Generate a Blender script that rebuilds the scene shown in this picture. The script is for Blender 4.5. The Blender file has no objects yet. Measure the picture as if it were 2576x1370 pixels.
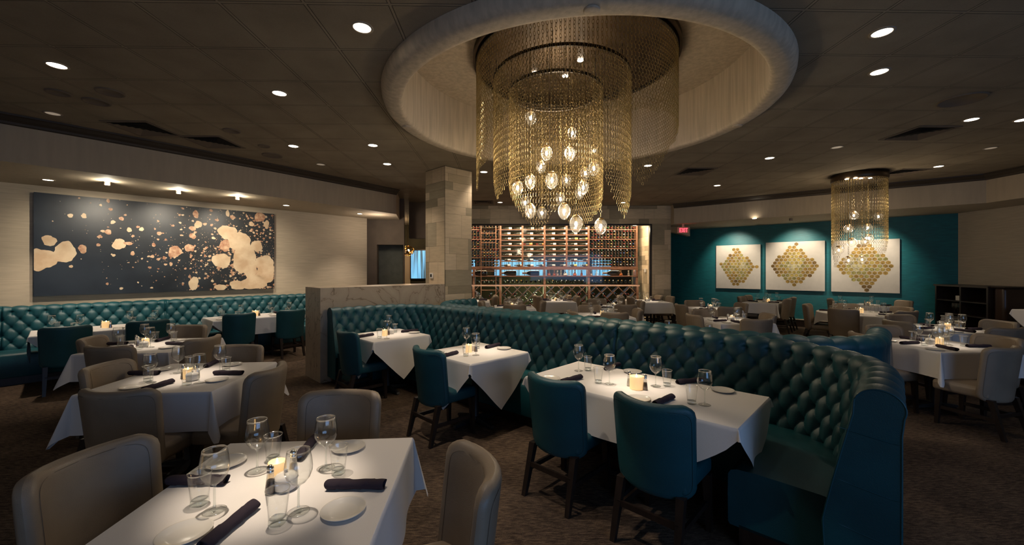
import bpy, math, random
from math import sin, cos, pi, sqrt, atan2, radians
from mathutils import Vector, Matrix
random.seed(11)
SC = bpy.context.scene
COL = SC.collection

# ---------------------------------------------------------------- camera, world, exposure, daylight
F = 1016.0            # focal length in pixels of the 2576 x 1370 frame
CX, CY = 1288.0, 676.0
EYE = 1.67
cam = bpy.data.cameras.new('camera'); camo = bpy.data.objects.new('camera', cam); COL.objects.link(camo)
camo.location = (0, 0, EYE); camo.rotation_euler = (pi / 2, 0, 0)
cam.sensor_width = 36.0; cam.lens = F / 2576 * 36.0; cam.shift_y = -(685 - CY) / 2576
cam.clip_start = 0.05; cam.clip_end = 100
SC.camera = camo
SC.view_settings.view_transform = 'Standard'; SC.view_settings.look = 'None'
SC.view_settings.gamma = 1.0; SC.view_settings.use_curve_mapping = False
SC.view_settings.exposure = 0.8
w = bpy.data.worlds.new('world'); SC.world = w; w.use_nodes = True
w.node_tree.nodes['Background'].inputs[0].default_value = (1.0, 0.86, 0.72, 1)
w.node_tree.nodes['Background'].inputs[1].default_value = 0.085
SC.cycles.max_bounces = 8; SC.cycles.diffuse_bounces = 3; SC.cycles.glossy_bounces = 3
SC.cycles.transmission_bounces = 6; SC.cycles.transparent_max_bounces = 24
SC.cycles.caustics_reflective = False; SC.cycles.caustics_refractive = False
SC.cycles.sample_clamp_indirect = 4.0


def light(name, kind, loc, energy, color=(1, .8, .6), target=None, size=.05, cone=60, blend=.5, size_y=None):
    l = bpy.data.lights.new(name, kind); l.energy = energy; l.color = color
    o = bpy.data.objects.new(name, l); COL.objects.link(o); o.location = loc
    if kind == 'SPOT':
        l.spot_size = radians(cone); l.spot_blend = blend; l.shadow_soft_size = size
    elif kind == 'AREA':
        l.size = size
        if size_y: l.shape = 'RECTANGLE'; l.size_y = size_y
    else:
        l.shadow_soft_size = size
    if target is not None:
        o.rotation_euler = (Vector(target) - Vector(loc)).to_track_quat('-Z', 'Y').to_euler()
    return o


WARM = (1.0, .83, .66)
# daylight of the windows behind the viewer, low and bluish
light('window_daylight', 'AREA', (3.6, -3.0, 1.7), 52, (.24, .50, 1.0), (1.5, 2.5, .6), 5.0, size_y=1.9)


# ---------------------------------------------------------------- pixel helpers: where a sight line meets real planes
def gp(u, v, z=.76):
    """the point at height z that the photo shows at pixel (u, v)"""
    y = F * (EYE - z) / (v - CY)
    return Vector(((u - CX) * y / F, y, z))


def hit(u, p, d):
    """where the vertical plane through p along d crosses pixel column u"""
    k = (u - CX) / F
    t = (k * p[1] - p[0]) / (d[0] - k * d[1])
    return p[0] + d[0] * t, p[1] + d[1] * t


def zat(v, y): return EYE + (CY - v) * y / F


# ---------------------------------------------------------------- mesh builder
class MB:
    def __init__(s): s.v = []; s.f = []; s.m = []; s.s = []

    def add(s, vs, fs, mat=0, smooth=False, M=None):
        b = len(s.v)
        if M is not None: vs = [M @ Vector(q) for q in vs]
        s.v.extend([tuple(q) for q in vs])
        for f in fs:
            s.f.append(tuple(b + i for i in f)); s.m.append(mat); s.s.append(smooth)
        return s

    def box(s, x0, y0, z0, x1, y1, z1, mat=0, M=None):
        vs = [(x0, y0, z0), (x1, y0, z0), (x1, y1, z0), (x0, y1, z0), (x0, y0, z1), (x1, y0, z1), (x1, y1, z1), (x0, y1, z1)]
        return s.add(vs, [(0, 3, 2, 1), (4, 5, 6, 7), (0, 1, 5, 4), (1, 2, 6, 5), (2, 3, 7, 6), (3, 0, 4, 7)], mat, False, M)

    def rbox(s, c, h, r, mat=0, M=None, bulge=0.0):
        """rounded box: centre c, half sizes h, edge radius r"""
        ax = []
        for k in range(3):
            a, e = h[k], h[k] - r
            ax.append([-a, -e - r * .38, -e, 0, e, e + r * .38, a])
        idx = {}; vs = []; fs = []

        def vid(i, j, k):
            key = (i, j, k)
            if key not in idx:
                p = Vector((ax[0][i], ax[1][j], ax[2][k]))
                q = Vector([max(-(h[n] - r), min(h[n] - r, p[n])) for n in range(3)])
                d = p - q
                if d.length > 1e-9: p = q + d.normalized() * r
                if bulge and k == 6: p.z += bulge * (1 - (p.x / h[0]) ** 2) * (1 - (p.y / h[1]) ** 2)
                idx[key] = len(vs); vs.append(p + Vector(c))
            return idx[key]
        n = 6
        for a in range(n):
            for b in range(n):
                fs.append((vid(a, b, 0), vid(a, b + 1, 0), vid(a + 1, b + 1, 0), vid(a + 1, b, 0)))
                fs.append((vid(a, b, n), vid(a + 1, b, n), vid(a + 1, b + 1, n), vid(a, b + 1, n)))
                fs.append((vid(a, 0, b), vid(a + 1, 0, b), vid(a + 1, 0, b + 1), vid(a, 0, b + 1)))
                fs.append((vid(a, n, b), vid(a, n, b + 1), vid(a + 1, n, b + 1), vid(a + 1, n, b)))
                fs.append((vid(0, a, b), vid(0, a, b + 1), vid(0, a + 1, b + 1), vid(0, a + 1, b)))
                fs.append((vid(n, a, b), vid(n, a + 1, b), vid(n, a + 1, b + 1), vid(n, a, b + 1)))
        return s.add(vs, fs, mat, True, M)

    def lathe(s, prof, n=32, mat=0, M=None, smooth=True, sq=None, caps=True):
        """prof: (r, z) list, or (r, z, mat); sq(theta, r, z) may reshape the radius"""
        vs = []; L = len(prof)
        for p in prof:
            for i in range(n):
                t = 2 * pi * i / n; r = sq(t, p[0], p[1]) if sq else p[0]
                vs.append((r * cos(t), r * sin(t), p[1]))
        for k in range(L - 1):
            mk = prof[k][2] if len(prof[k]) > 2 else mat
            s_ = [(k * n + i, k * n + (i + 1) % n, (k + 1) * n + (i + 1) % n, (k + 1) * n + i) for i in range(n)]
            if k == 0: b = len(s.v); s.add(vs, [], 0, smooth, M)
            for f in s_: s.f.append(tuple(b + q for q in f)); s.m.append(mk); s.s.append(smooth)
        if caps:
            if prof[0][0] > 1e-5: s.f.append(tuple(b + i for i in range(n))[::-1]); s.m.append(prof[0][2] if len(prof[0]) > 2 else mat); s.s.append(False)
            if prof[-1][0] > 1e-5: s.f.append(tuple(b + (L - 1) * n + i for i in range(n))); s.m.append(prof[-1][2] if len(prof[-1]) > 2 else mat); s.s.append(False)
        return s

    def tube(s, pts, r, n=6, mat=0, closed=False, M=None):
        pts = [Vector(p) for p in pts]; L = len(pts); vs = []
        for i, p in enumerate(pts):
            a = pts[(i - 1) % L] if closed or i > 0 else p
            b = pts[(i + 1) % L] if closed or i < L - 1 else p
            d = (b - a).normalized(); up = Vector((0, 0, 1)) if abs(d.z) < .95 else Vector((1, 0, 0))
            x = d.cross(up).normalized(); y = x.cross(d).normalized()
            rr = r[i] if isinstance(r, (list, tuple)) else r
            for k in range(n): vs.append(p + (x * cos(2 * pi * k / n) + y * sin(2 * pi * k / n)) * rr)
        fs = []
        for i in range(L if closed else L - 1):
            for k in range(n):
                j = (i + 1) % L
                fs.append((i * n + k, i * n + (k + 1) % n, j * n + (k + 1) % n, j * n + k))
        if not closed:
            fs.append(tuple(range(n))); fs.append(tuple((L - 1) * n + k for k in range(n))[::-1])
        return s.add(vs, fs, mat, True, M)

    def prism(s, poly, z0, z1, mat=0, M=None):
        n = len(poly)
        vs = [(p[0], p[1], z0) for p in poly] + [(p[0], p[1], z1) for p in poly]
        fs = [tuple(range(n))[::-1], tuple(range(n, 2 * n))] + [(i, (i + 1) % n, n + (i + 1) % n, n + i) for i in range(n)]
        return s.add(vs, fs, mat, False, M)

    def build(s, name, mats, parent=None, kind=None):
        me = bpy.data.meshes.new(name); me.from_pydata(s.v, [], s.f)
        for m in (mats if isinstance(mats, (list, tuple)) else [mats]): me.materials.append(m)
        me.polygons.foreach_set('material_index', s.m); me.polygons.foreach_set('use_smooth', s.s)
        me.update()
        o = bpy.data.objects.new(name, me); COL.objects.link(o)
        if parent is not None: o.parent = parent
        if kind: o['kind'] = kind
        return o


LABELS = {}


def tag(o, label, cat, group=None):
    if label in LABELS and not (group and LABELS[label] == group): print('DUPLICATE LABEL', label)
    LABELS[label] = group
    n = len(label.split())
    if n < 4 or n > 16: print('LABEL LENGTH', n, label)
    o['label'] = label; o['category'] = cat
    if group: o['group'] = group
    return o


def empty(name, loc=(0, 0, 0), rz=0.0):
    o = bpy.data.objects.new(name, None); COL.objects.link(o); o.location = loc; o.rotation_euler = (0, 0, rz)
    o.empty_display_size = .1
    return o


def dup(root, loc, rz=0.0):
    r = root.copy(); COL.objects.link(r); r.location = loc; r.rotation_euler = (0, 0, rz)
    for ch in list(root.children):
        c = ch.copy(); COL.objects.link(c); c.parent = r
        for g in list(ch.children):
            d = g.copy(); COL.objects.link(d); d.parent = c
    return r


class Proto:
    """the first placing moves the built thing itself, later ones copy it with its parts"""
    def __init__(s, root): s.root = root; s.used = False

    def put(s, loc, rz, label, cat, group):
        if not s.used: o = s.root; s.used = True; o.location = loc; o.rotation_euler = (0, 0, rz)
        else: o = dup(s.root, loc, rz)
        for k in ('label', 'category', 'group'):
            if k in o: del o[k]
        return tag(o, label, cat, group)


# ---------------------------------------------------------------- materials
def nodes_of(m): return m.node_tree.nodes, m.node_tree.links


def mat(name, col, rough=.6, metal=0.0, var=0.0, scale=8.0, stretch=(1, 1, 1), bump=0.0, bscale=60.0, bstretch=(1, 1, 1),
        emit=None, estr=0.0, spec=.5, col2=None, sheen=0.0, detail=4, coat=0.0, rot=0.0):
    m = bpy.data.materials.new(name); m.use_nodes = True; N, L = nodes_of(m); b = N['Principled BSDF']
    b.inputs['Base Color'].default_value = (*col, 1); b.inputs['Roughness'].default_value = rough
    b.inputs['Metallic'].default_value = metal; b.inputs['Specular IOR Level'].default_value = spec
    if coat: b.inputs['Coat Weight'].default_value = coat
    if sheen: b.inputs['Sheen Weight'].default_value = sheen
    tc = N.new('ShaderNodeTexCoord')
    if var or col2:
        mp = N.new('ShaderNodeMapping'); mp.inputs['Scale'].default_value = stretch; mp.inputs['Rotation'].default_value = (0, 0, rot)
        L.new(tc.outputs['Object'], mp.inputs['Vector'])
        n = N.new('ShaderNodeTexNoise'); n.inputs['Scale'].default_value = scale; n.inputs['Detail'].default_value = detail
        L.new(mp.outputs[0], n.inputs['Vector'])
        r = N.new('ShaderNodeValToRGB'); L.new(n.outputs['Fac'], r.inputs['Fac'])
        c2 = col2 or tuple(c * (1 - var) for c in col)
        c1 = col if col2 else tuple(min(1, c * (1 + var)) for c in col)
        r.color_ramp.elements[0].position = .36; r.color_ramp.elements[0].color = (*c2, 1)
        r.color_ramp.elements[1].position = .66; r.color_ramp.elements[1].color = (*c1, 1)
        L.new(r.outputs[0], b.inputs['Base Color'])
    if bump:
        mp = N.new('ShaderNodeMapping'); mp.inputs['Scale'].default_value = bstretch; mp.inputs['Rotation'].default_value = (0, 0, rot)
        L.new(tc.outputs['Object'], mp.inputs['Vector'])
        n = N.new('ShaderNodeTexNoise'); n.inputs['Scale'].default_value = bscale; n.inputs['Detail'].default_value = 3
        L.new(mp.outputs[0], n.inputs['Vector'])
        bp = N.new('ShaderNodeBump'); bp.inputs['Strength'].default_value = bump; bp.inputs['Distance'].default_value = .004
        L.new(n.outputs['Fac'], bp.inputs['Height']); L.new(bp.outputs[0], b.inputs['Normal'])
    if emit:
        b.inputs['Emission Color'].default_value = (*emit, 1); b.inputs['Emission Strength'].default_value = estr
    return m


def glass_thin(name, tint=(.985, .99, .985), gloss=1.0, f0=.04, edge=.5, rough=.04, brighten=0.0):
    """clear thin-walled glass: lets light straight through and mirrors at grazing angles"""
    m = bpy.data.materials.new(name); m.use_nodes = True; N, L = nodes_of(m); N.remove(N['Principled BSDF'])
    t = N.new('ShaderNodeBsdfTransparent'); t.inputs[0].default_value = (*tint, 1)
    g = N.new('ShaderNodeBsdfGlossy'); g.inputs['Roughness'].default_value = rough; g.inputs[0].default_value = (gloss, gloss, gloss, 1)
    lw = N.new('ShaderNodeLayerWeight'); lw.inputs['Blend'].default_value = .5
    pw = N.new('ShaderNodeMath'); pw.operation = 'POWER'; L.new(lw.outputs['Facing'], pw.inputs[0]); pw.inputs[1].default_value = 3.2
    p5 = N.new('ShaderNodeMath'); p5.operation = 'POWER'; L.new(lw.outputs['Facing'], p5.inputs[0]); p5.inputs[1].default_value = 5.0
    cm_ = N.new('ShaderNodeMix'); cm_.data_type = 'RGBA'; L.new(p5.outputs[0], cm_.inputs['Factor']); cm_.inputs[6].default_value = (*tint, 1); cm_.inputs[7].default_value = (*[q * .42 for q in tint], 1); L.new(cm_.outputs[2], t.inputs[0])  # tint darkened toward grazing edges, standing in for the dark outlines of refraction
    fr = N.new('ShaderNodeMath'); fr.operation = 'MULTIPLY_ADD'; L.new(pw.outputs[0], fr.inputs[0]); fr.inputs[1].default_value = edge; fr.inputs[2].default_value = f0
    mx = N.new('ShaderNodeMixShader'); L.new(fr.outputs[0], mx.inputs[0]); L.new(t.outputs[0], mx.inputs[1]); L.new(g.outputs[0], mx.inputs[2])
    last = mx
    if brighten:        # pale translucent share added to brighten the glass, standing in for glints and glow
        d = N.new('ShaderNodeBsdfTranslucent'); d.inputs[0].default_value = (1, .95, .88, 1)
        m2 = N.new('ShaderNodeMixShader'); m2.inputs[0].default_value = brighten; L.new(mx.outputs[0], m2.inputs[1]); L.new(d.outputs[0], m2.inputs[2]); last = m2
    L.new(last.outputs[0], N['Material Output'].inputs[0])
    return m


M = {}
M['tan'] = mat('tan_leather', (.255, .198, .140), .46, var=.10, scale=5, bump=.2, bscale=260)
M['tan_seam'] = mat('tan_seam', (.13, .097, .066), .6)
M['teal'] = mat('teal_leather', (.004, .062, .078), .44, var=.12, scale=4, bump=.3, bscale=260)
M['teal_seam'] = mat('teal_seam', (.003, .035, .04), .6)
M['cream_seam'] = M['tan_seam']
M['dark_wood'] = mat('dark_stained_wood', (.018, .011, .008), .38, var=.3, scale=6, stretch=(6, 6, .6))
M['black_metal'] = mat('black_cast_iron', (.012, .012, .013), .5)
M['chrome'] = mat('chrome', (.75, .75, .74), .16, 1.0)
M['cloth'] = mat('white_table_linen', (.74, .71, .68), .88, bump=.25, bscale=500, sheen=.1, spec=.2)
M['china'] = mat('white_china', (.72, .69, .63), .16, spec=.5)
M['napkin'] = mat('plum_napkin_cloth', (.035, .026, .036), .92, bump=.4, bscale=400, spec=.2)
M['wax'] = mat('cream_wax', (.80, .60, .36), .5, emit=(1, .60, .24), estr=.38)
M['flame'] = mat('flame', (1, .7, .3), .5, emit=(1, .66, .28), estr=14)
M['pepper'] = mat('ground_pepper', (.10, .06, .04), .9, var=.6, scale=300)
M['salt'] = mat('white_salt', (.7, .7, .68), .8)
M['glass'] = glass_thin('clear_glass', edge=.42)
M['glass_rim'] = glass_thin('glass_rim', (.95, .96, .955), f0=.16, edge=.6, rough=.14, brighten=.22)
M['glass_base'] = glass_thin('thick_glass', (.90, .925, .915), f0=.10, edge=.6, rough=.05)
M['window_glass'] = glass_thin('window_glass', (.97, .98, .975), .9, .012, .3)
M['wall'] = mat('beige_wallcovering', (.50, .42, .31), .8, var=.07, scale=3, stretch=(1, 1, 14), bump=.25, bscale=30, bstretch=(1, 1, 12))
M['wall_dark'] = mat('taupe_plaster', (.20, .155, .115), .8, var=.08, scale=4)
M['soffit'] = mat('beige_plaster', (.45, .37, .27), .8, var=.04, scale=5, stretch=(3, 3, .35))
M['dome'] = mat('combed_plaster', (.50, .41, .30), .75, var=.12, scale=7, stretch=(3, 3, .22), bump=.3, bscale=30, bstretch=(2, 2, .12))
M['crown'] = mat('dark_crown_moulding', (.045, .033, .022), .5)
M['teal_wall'] = mat('teal_grasscloth', (.005, .125, .150), .40, var=.30, scale=5, stretch=(1, 1, 40), bump=.6, bscale=22, bstretch=(1, 1, 40))
M['niche'] = mat('grey_green_wall', (.19, .20, .165), .8, var=.1)
M['canopy'] = mat('bronzed_metal', (.10, .07, .045), .42, .85, var=.35, scale=2.5)
M['steel'] = mat('blackened_steel', (.05, .042, .034), .4, .9)
M['gold'] = mat('gold_chain', (.36, .27, .12), .36, 1.0)
M['brass'] = mat('brass_cap', (.80, .52, .20), .3, 1.0)
M['bulb'] = mat('lit_bulb', (1, .9, .75), .4, emit=(1, .86, .66), estr=26)
M['globe'] = glass_thin('lamp_glass', (.95, .94, .91), f0=.06, edge=.6, rough=.05, brighten=.07)
M['lens'] = mat('lit_lens', (1, .95, .85), .5, emit=(1, .87, .68), estr=9)
M['lens_dim'] = mat('dim_lens', (.5, .42, .32), .4, emit=(1, .8, .6), estr=.12)
M['trim_white'] = mat('painted_trim', (.30, .24, .18), .6)
M['rack_wood'] = mat('walnut_rack', (.17, .080, .045), .42, var=.3, scale=5, stretch=(1, 1, 5))
M['bottle'] = mat('dark_bottle_glass', (.012, .016, .010), .12, spec=.8)
M['label_white'] = mat('paper_label', (.66, .63, .55), .7)
M['canvas_white'] = mat('off_white_canvas', (.52, .485, .43), .7, var=.03)
M['void'] = mat('shade_and_screen_black', (.006, .005, .004), .9)


def capsules():
    return [mat('capsule_' + n, c, .35, .2) for n, c in (('red', (.30, .03, .03)), ('black', (.02, .02, .02)), ('gold', (.45, .30, .10)),
            ('silver', (.55, .55, .52)), ('green', (.04, .16, .05)), ('copper', (.5, .18, .07)), ('blue', (.03, .07, .25)))]


CAPS = capsules()


def mat_carpet():
    m = bpy.data.materials.new('brown_patterned_carpet'); m.use_nodes = True; N, L = nodes_of(m); b = N['Principled BSDF']
    b.inputs['Roughness'].default_value = .98; b.inputs['Specular IOR Level'].default_value = .1
    tc = N.new('ShaderNodeTexCoord')
    mp = N.new('ShaderNodeMapping'); mp.inputs['Scale'].default_value = (1, 5, 1); mp.inputs['Rotation'].default_value = (0, 0, radians(-12)); L.new(tc.outputs['Object'], mp.inputs[0])
    n1 = N.new('ShaderNodeTexNoise'); n1.inputs['Scale'].default_value = 14; n1.inputs['Detail'].default_value = 8; n1.inputs['Roughness'].default_value = .75; L.new(mp.outputs[0], n1.inputs[0])
    n2 = N.new('ShaderNodeTexNoise'); n2.inputs['Scale'].default_value = 1.3; n2.inputs['Detail'].default_value = 3; L.new(tc.outputs['Object'], n2.inputs[0])
    n3 = N.new('ShaderNodeTexNoise'); n3.inputs['Scale'].default_value = 160; L.new(tc.outputs['Object'], n3.inputs[0])
    ad = N.new('ShaderNodeMath'); ad.operation = 'MULTIPLY_ADD'; L.new(n2.outputs[0], ad.inputs[0]); ad.inputs[1].default_value = .35; L.new(n1.outputs[0], ad.inputs[2])
    a2 = N.new('ShaderNodeMath'); a2.operation = 'MULTIPLY_ADD'; L.new(n3.outputs[0], a2.inputs[0]); a2.inputs[1].default_value = .25; L.new(ad.outputs[0], a2.inputs[2])
    r = N.new('ShaderNodeValToRGB'); L.new(a2.outputs[0], r.inputs[0]); e = r.color_ramp.elements
    e[0].position = .66; e[0].color = (.026, .019, .015, 1); e[1].position = .98; e[1].color = (.185, .132, .088, 1)
    x = r.color_ramp.elements.new(.80); x.color = (.080, .056, .040, 1)
    L.new(r.outputs[0], b.inputs['Base Color'])
    bp = N.new('ShaderNodeBump'); bp.inputs['Strength'].default_value = .7; bp.inputs['Distance'].default_value = .006; L.new(a2.outputs[0], bp.inputs['Height']); L.new(bp.outputs[0], b.inputs['Normal'])
    return m


GRID = radians(3.0)       # the loose tables stand about three degrees off the view axis
CGRID = radians(1.2)      # the ceiling grid a little less


def mat_tiles():
    m = bpy.data.materials.new('ceiling_tiles'); m.use_nodes = True; N, L = nodes_of(m); b = N['Principled BSDF']
    b.inputs['Roughness'].default_value = .9; b.inputs['Specular IOR Level'].default_value = .2
    tc = N.new('ShaderNodeTexCoord')
    mp = N.new('ShaderNodeMapping'); mp.vector_type = 'POINT'; mp.inputs['Rotation'].default_value = (0, 0, -CGRID)
    L.new(tc.outputs['Object'], mp.inputs[0])
    mp2 = N.new('ShaderNodeMapping'); mp2.inputs['Location'].default_value = (3.337 * cos(CGRID) - 3.477 * sin(CGRID), -3.477 * cos(CGRID) - 3.337 * sin(CGRID), 0); L.new(mp.outputs[0], mp2.inputs[0])
    sx = N.new('ShaderNodeSeparateXYZ'); L.new(mp2.outputs[0], sx.inputs[0])

    def edge(out):
        a = N.new('ShaderNodeMath'); a.operation = 'DIVIDE'; L.new(out, a.inputs[0]); a.inputs[1].default_value = .61
        f = N.new('ShaderNodeMath'); f.operation = 'FRACT'; L.new(a.outputs[0], f.inputs[0])
        s = N.new('ShaderNodeMath'); s.operation = 'SUBTRACT'; L.new(f.outputs[0], s.inputs[0]); s.inputs[1].default_value = .5
        ab = N.new('ShaderNodeMath'); ab.operation = 'ABSOLUTE'; L.new(s.outputs[0], ab.inputs[0])
        return ab.outputs[0]     # .5 at the joint, 0 mid tile
    mxn = N.new('ShaderNodeMath'); mxn.operation = 'MAXIMUM'; L.new(edge(sx.outputs[0]), mxn.inputs[0]); L.new(edge(sx.outputs[1]), mxn.inputs[1])
    r = N.new('ShaderNodeValToRGB'); L.new(mxn.outputs[0], r.inputs[0]); e = r.color_ramp.elements
    e[0].position = .474; e[0].color = (1, 1, 1, 1); e[1].position = .477; e[1].color = (.34, .34, .34, 1)
    x = e.new(.482); x.color = (.34, .34, .34, 1); x = e.new(.486); x.color = (1.15, 1.15, 1.15, 1)
    n = N.new('ShaderNodeTexNoise'); n.inputs['Scale'].default_value = 2.2; n.inputs['Detail'].default_value = 6; L.new(tc.outputs['Object'], n.inputs[0])
    n2 = N.new('ShaderNodeTexNoise'); n2.inputs['Scale'].default_value = 90; L.new(tc.outputs['Object'], n2.inputs[0])
    av = N.new('ShaderNodeMath'); av.operation = 'MULTIPLY_ADD'; L.new(n2.outputs[0], av.inputs[0]); av.inputs[1].default_value = .3; L.new(n.outputs[0], av.inputs[2])
    c = N.new('ShaderNodeValToRGB'); L.new(av.outputs[0], c.inputs[0]); c.color_ramp.elements[0].position = .45; c.color_ramp.elements[0].color = (.232, .190, .136, 1)
    c.color_ramp.elements[1].position = .85; c.color_ramp.elements[1].color = (.312, .258, .188, 1)
    mu = N.new('ShaderNodeMix'); mu.data_type = 'RGBA'; mu.blend_type = 'MULTIPLY'; mu.inputs['Factor'].default_value = 1
    L.new(c.outputs[0], mu.inputs[6]); L.new(r.outputs[0], mu.inputs[7]); L.new(mu.outputs[2], b.inputs['Base Color'])
    bp = N.new('ShaderNodeBump'); bp.inputs['Strength'].default_value = .8; bp.inputs['Distance'].default_value = .01; L.new(r.outputs[0], bp.inputs['Height']); L.new(bp.outputs[0], b.inputs['Normal'])
    return m


def mat_marble():
    m = bpy.data.materials.new('beige_veined_marble'); m.use_nodes = True; N, L = nodes_of(m); b = N['Principled BSDF']
    b.inputs['Roughness'].default_value = .35
    tc = N.new('ShaderNodeTexCoord')
    n = N.new('ShaderNodeTexNoise'); n.inputs['Scale'].default_value = 1.6; n.inputs['Detail'].default_value = 9; n.inputs['Distortion'].default_value = 1.6; L.new(tc.outputs['Object'], n.inputs[0])
    a = N.new('ShaderNodeMath'); a.operation = 'SUBTRACT'; L.new(n.outputs[0], a.inputs[0]); a.inputs[1].default_value = .5
    ab = N.new('ShaderNodeMath'); ab.operation = 'ABSOLUTE'; L.new(a.outputs[0], ab.inputs[0])
    r = N.new('ShaderNodeValToRGB'); L.new(ab.outputs[0], r.inputs[0]); e = r.color_ramp.elements
    e[0].position = 0; e[0].color = (.20, .15, .10, 1); e[1].position = .012; e[1].color = (.40, .32, .235, 1); x = e.new(.2); x.color = (.46, .385, .29, 1)
    L.new(r.outputs[0], b.inputs['Base Color'])
    return m


M['carpet'] = mat_carpet(); M['tiles'] = mat_tiles(); M['marble'] = mat_marble()
STONE = [mat('stone_' + n, c, .75, var=.07, scale=5, stretch=(1, 1, 5), rot=.5) for n, c in
         (('cream', (.58, .465, .315)), ('sand', (.49, .39, .255)), ('grey', (.35, .292, .195)), ('olive', (.29, .238, .155)))] + [mat('stone_joint', (.16, .13, .09), .9)]

# ================================================================ THE SETTING
ZC = 3.58                       # ceiling
ZS = 3.0                        # underside of the dropped soffits
DL = (.665, .747)               # direction of the painting wall
RC = (.74, 4.84)                # centre of the round ceiling recess

mb = MB(); mb.box(-13, -3.5, -.05, 14, 19, 0)
mb.build('floor', M['carpet'], kind='structure')

# main ceiling, a sheet with a round opening under the dome
mb = MB(); n = 96; vs = []
X0, X1, Y0, Y1 = -13, 14, -3.5, 19
for i in range(n):
    t = 2 * pi * i / n; c, s_ = cos(t), sin(t)
    vs.append((RC[0] + 2.03 * c, RC[1] + 2.03 * s_, ZC))
    kx = (X1 - RC[0]) / c if c > 1e-6 else ((X0 - RC[0]) / c if c < -1e-6 else 1e9)
    ky = (Y1 - RC[1]) / s_ if s_ > 1e-6 else ((Y0 - RC[1]) / s_ if s_ < -1e-6 else 1e9)
    k = min(kx, ky); vs.append((RC[0] + k * c, RC[1] + k * s_, ZC))
fs = [(2 * i, 2 * i + 1, 2 * ((i + 1) % n) + 1, 2 * ((i + 1) % n)) for i in range(n)]
mb.add(vs, fs); mb.build('ceiling', M['tiles'], kind='structure')

# round dome with its rounded ring
mb = MB(); T = Matrix.Translation((RC[0], RC[1], 0))
prof = [(2.20, ZC + .01), (2.195, 3.53), (2.18, 3.49), (2.15, 3.462), (2.11, 3.45), (2.03, 3.448), (2.0, 3.452), (1.985, 3.465), (1.978, 3.49), (1.975, 3.6), (1.975, 4.19)]
mb.lathe(prof, 128, 0, T, caps=False)
mb.lathe([(1.975, 4.19), (1.2, 4.192), (.02, 4.192)], 96, 0, T, caps=False)
mb.build('ceiling_dome', M['dome'], kind='structure')


def wall(name, pts, z0, z1, m, th=.12):
    """upright slab along pts, thickened to the left of the travel direction"""
    mb = MB()
    for a, b in zip(pts, pts[1:]):
        d = Vector((b[0] - a[0], b[1] - a[1])).normalized(); nn = Vector((-d.y, d.x)) * th
        mb.prism([a, b, (b[0] + nn.x, b[1] + nn.y), (a[0] + nn.x, a[1] + nn.y)], z0, z1)
    return mb.build(name, m, kind='structure')


WL0 = (-7.82, 6.17)
WLa = (WL0[0] - DL[0] * 5, WL0[1] - DL[1] * 5)
WLb = hit(923, WL0, DL)
wall('wall_left', [WLa, WLb], 0, ZC, M['wall'])
# painting wall soffit with crown
FLa = (-6.4, 5.05); FLb = (-2.81, 9.8)
dF = Vector((FLb[0] - FLa[0], FLb[1] - FLa[1])).normalized()
fpts = []
a0 = (FLa[0] - dF.x * 4.5, FLa[1] - dF.y * 4.5)
for k in range(13):                                   # the face bows very slightly
    t = k / 12; bow = .16 * sin(pi * max(0, (t - .2) / .8))
    fpts.append((a0[0] + (FLb[0] - a0[0]) * t + dF.y * bow, a0[1] + (FLb[1] - a0[1]) * t - dF.x * bow))
retb = (WLb[0] + .5, WLb[1] + .12)
mb = MB(); mb.prism(fpts + [(-3.05, 10.95), (WLb[0], WLb[1] + .3), (WLa[0], WLa[1])], ZS, ZC)
mb.build('ceiling_soffit_left', M['soffit'], kind='structure')


def crown(name, pts, side, ztop=ZC):
    prof = [(0, 0), (.13, 0), (.13, -.022), (.10, -.03), (.075, -.06), (.04, -.085), (.03, -.11), (0, -.12)]
    mb = MB(); vs = []; L = len(pts); P = len(prof)
    for i, p in enumerate(pts):
        a = Vector(pts[max(0, i - 1)]); b = Vector(pts[min(L - 1, i + 1)])
        d0 = (Vector(p) - a).normalized() if i > 0 else (b - Vector(p)).normalized()
        d1 = (b - Vector(p)).normalized() if i < L - 1 else d0
        n0 = Vector((d0.y, -d0.x)) * side; n1 = Vector((d1.y, -d1.x)) * side
        nm = (n0 + n1).normalized(); k = 1 / max(.4, nm.dot(n0))
        for q in prof: vs.append((p[0] + nm.x * q[0] * k, p[1] + nm.y * q[0] * k, ztop + q[1]))
    fs = [(i * P + j, i * P + j + 1, (i + 1) * P + j + 1, (i + 1) * P + j) for i in range(L - 1) for j in range(P - 1)]
    fs += [tuple(range(P)), tuple((L - 1) * P + j for j in range(P))[::-1]]
    mb.add(vs, fs); return mb.build(name, M['crown'], kind='structure')


crown('trim_1', fpts, 1)

# teal wall, right wall and their soffit
WR0 = (6.02, 13.65); WR1 = (10.66, 9.65)
dR = Vector((WR1[0] - WR0[0], WR1[1] - WR0[1])).normalized()
WRs = (WR0[0] - dR.x * 1.9, WR0[1] - dR.y * 1.9)
wall('wall_back', [WRs, WR1], 0, ZC, M['teal_wall'])
wall('wall_right', [WR1, (10.66, -3)], 0, ZC, M['wall'])
mb = MB(); dd = dR; nn = Vector((-dd.y, dd.x))
mb.prism([WRs, WR1, (WR1[0] + .0, WR1[1] - .02), (WR1[0] - nn.x * .02, WR1[1] - nn.y * .02), (WRs[0] - nn.x * .02, WRs[1] - nn.y * .02)], 0, .2)
mb.build('baseboard_back', M['dark_wood'], kind='structure')
mb = MB(); mb.prism([(WRs[0] - nn.x * .03, WRs[1] - nn.y * .03), (WR1[0] - nn.x * .03, WR1[1] - nn.y * .03), WR1, WRs], .2, .225)
mb.build('trim_5', M['wall'], kind='structure')
FR = [(4.80, 11.96), (9.57, 8.15), (9.42, -3)]
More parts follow.
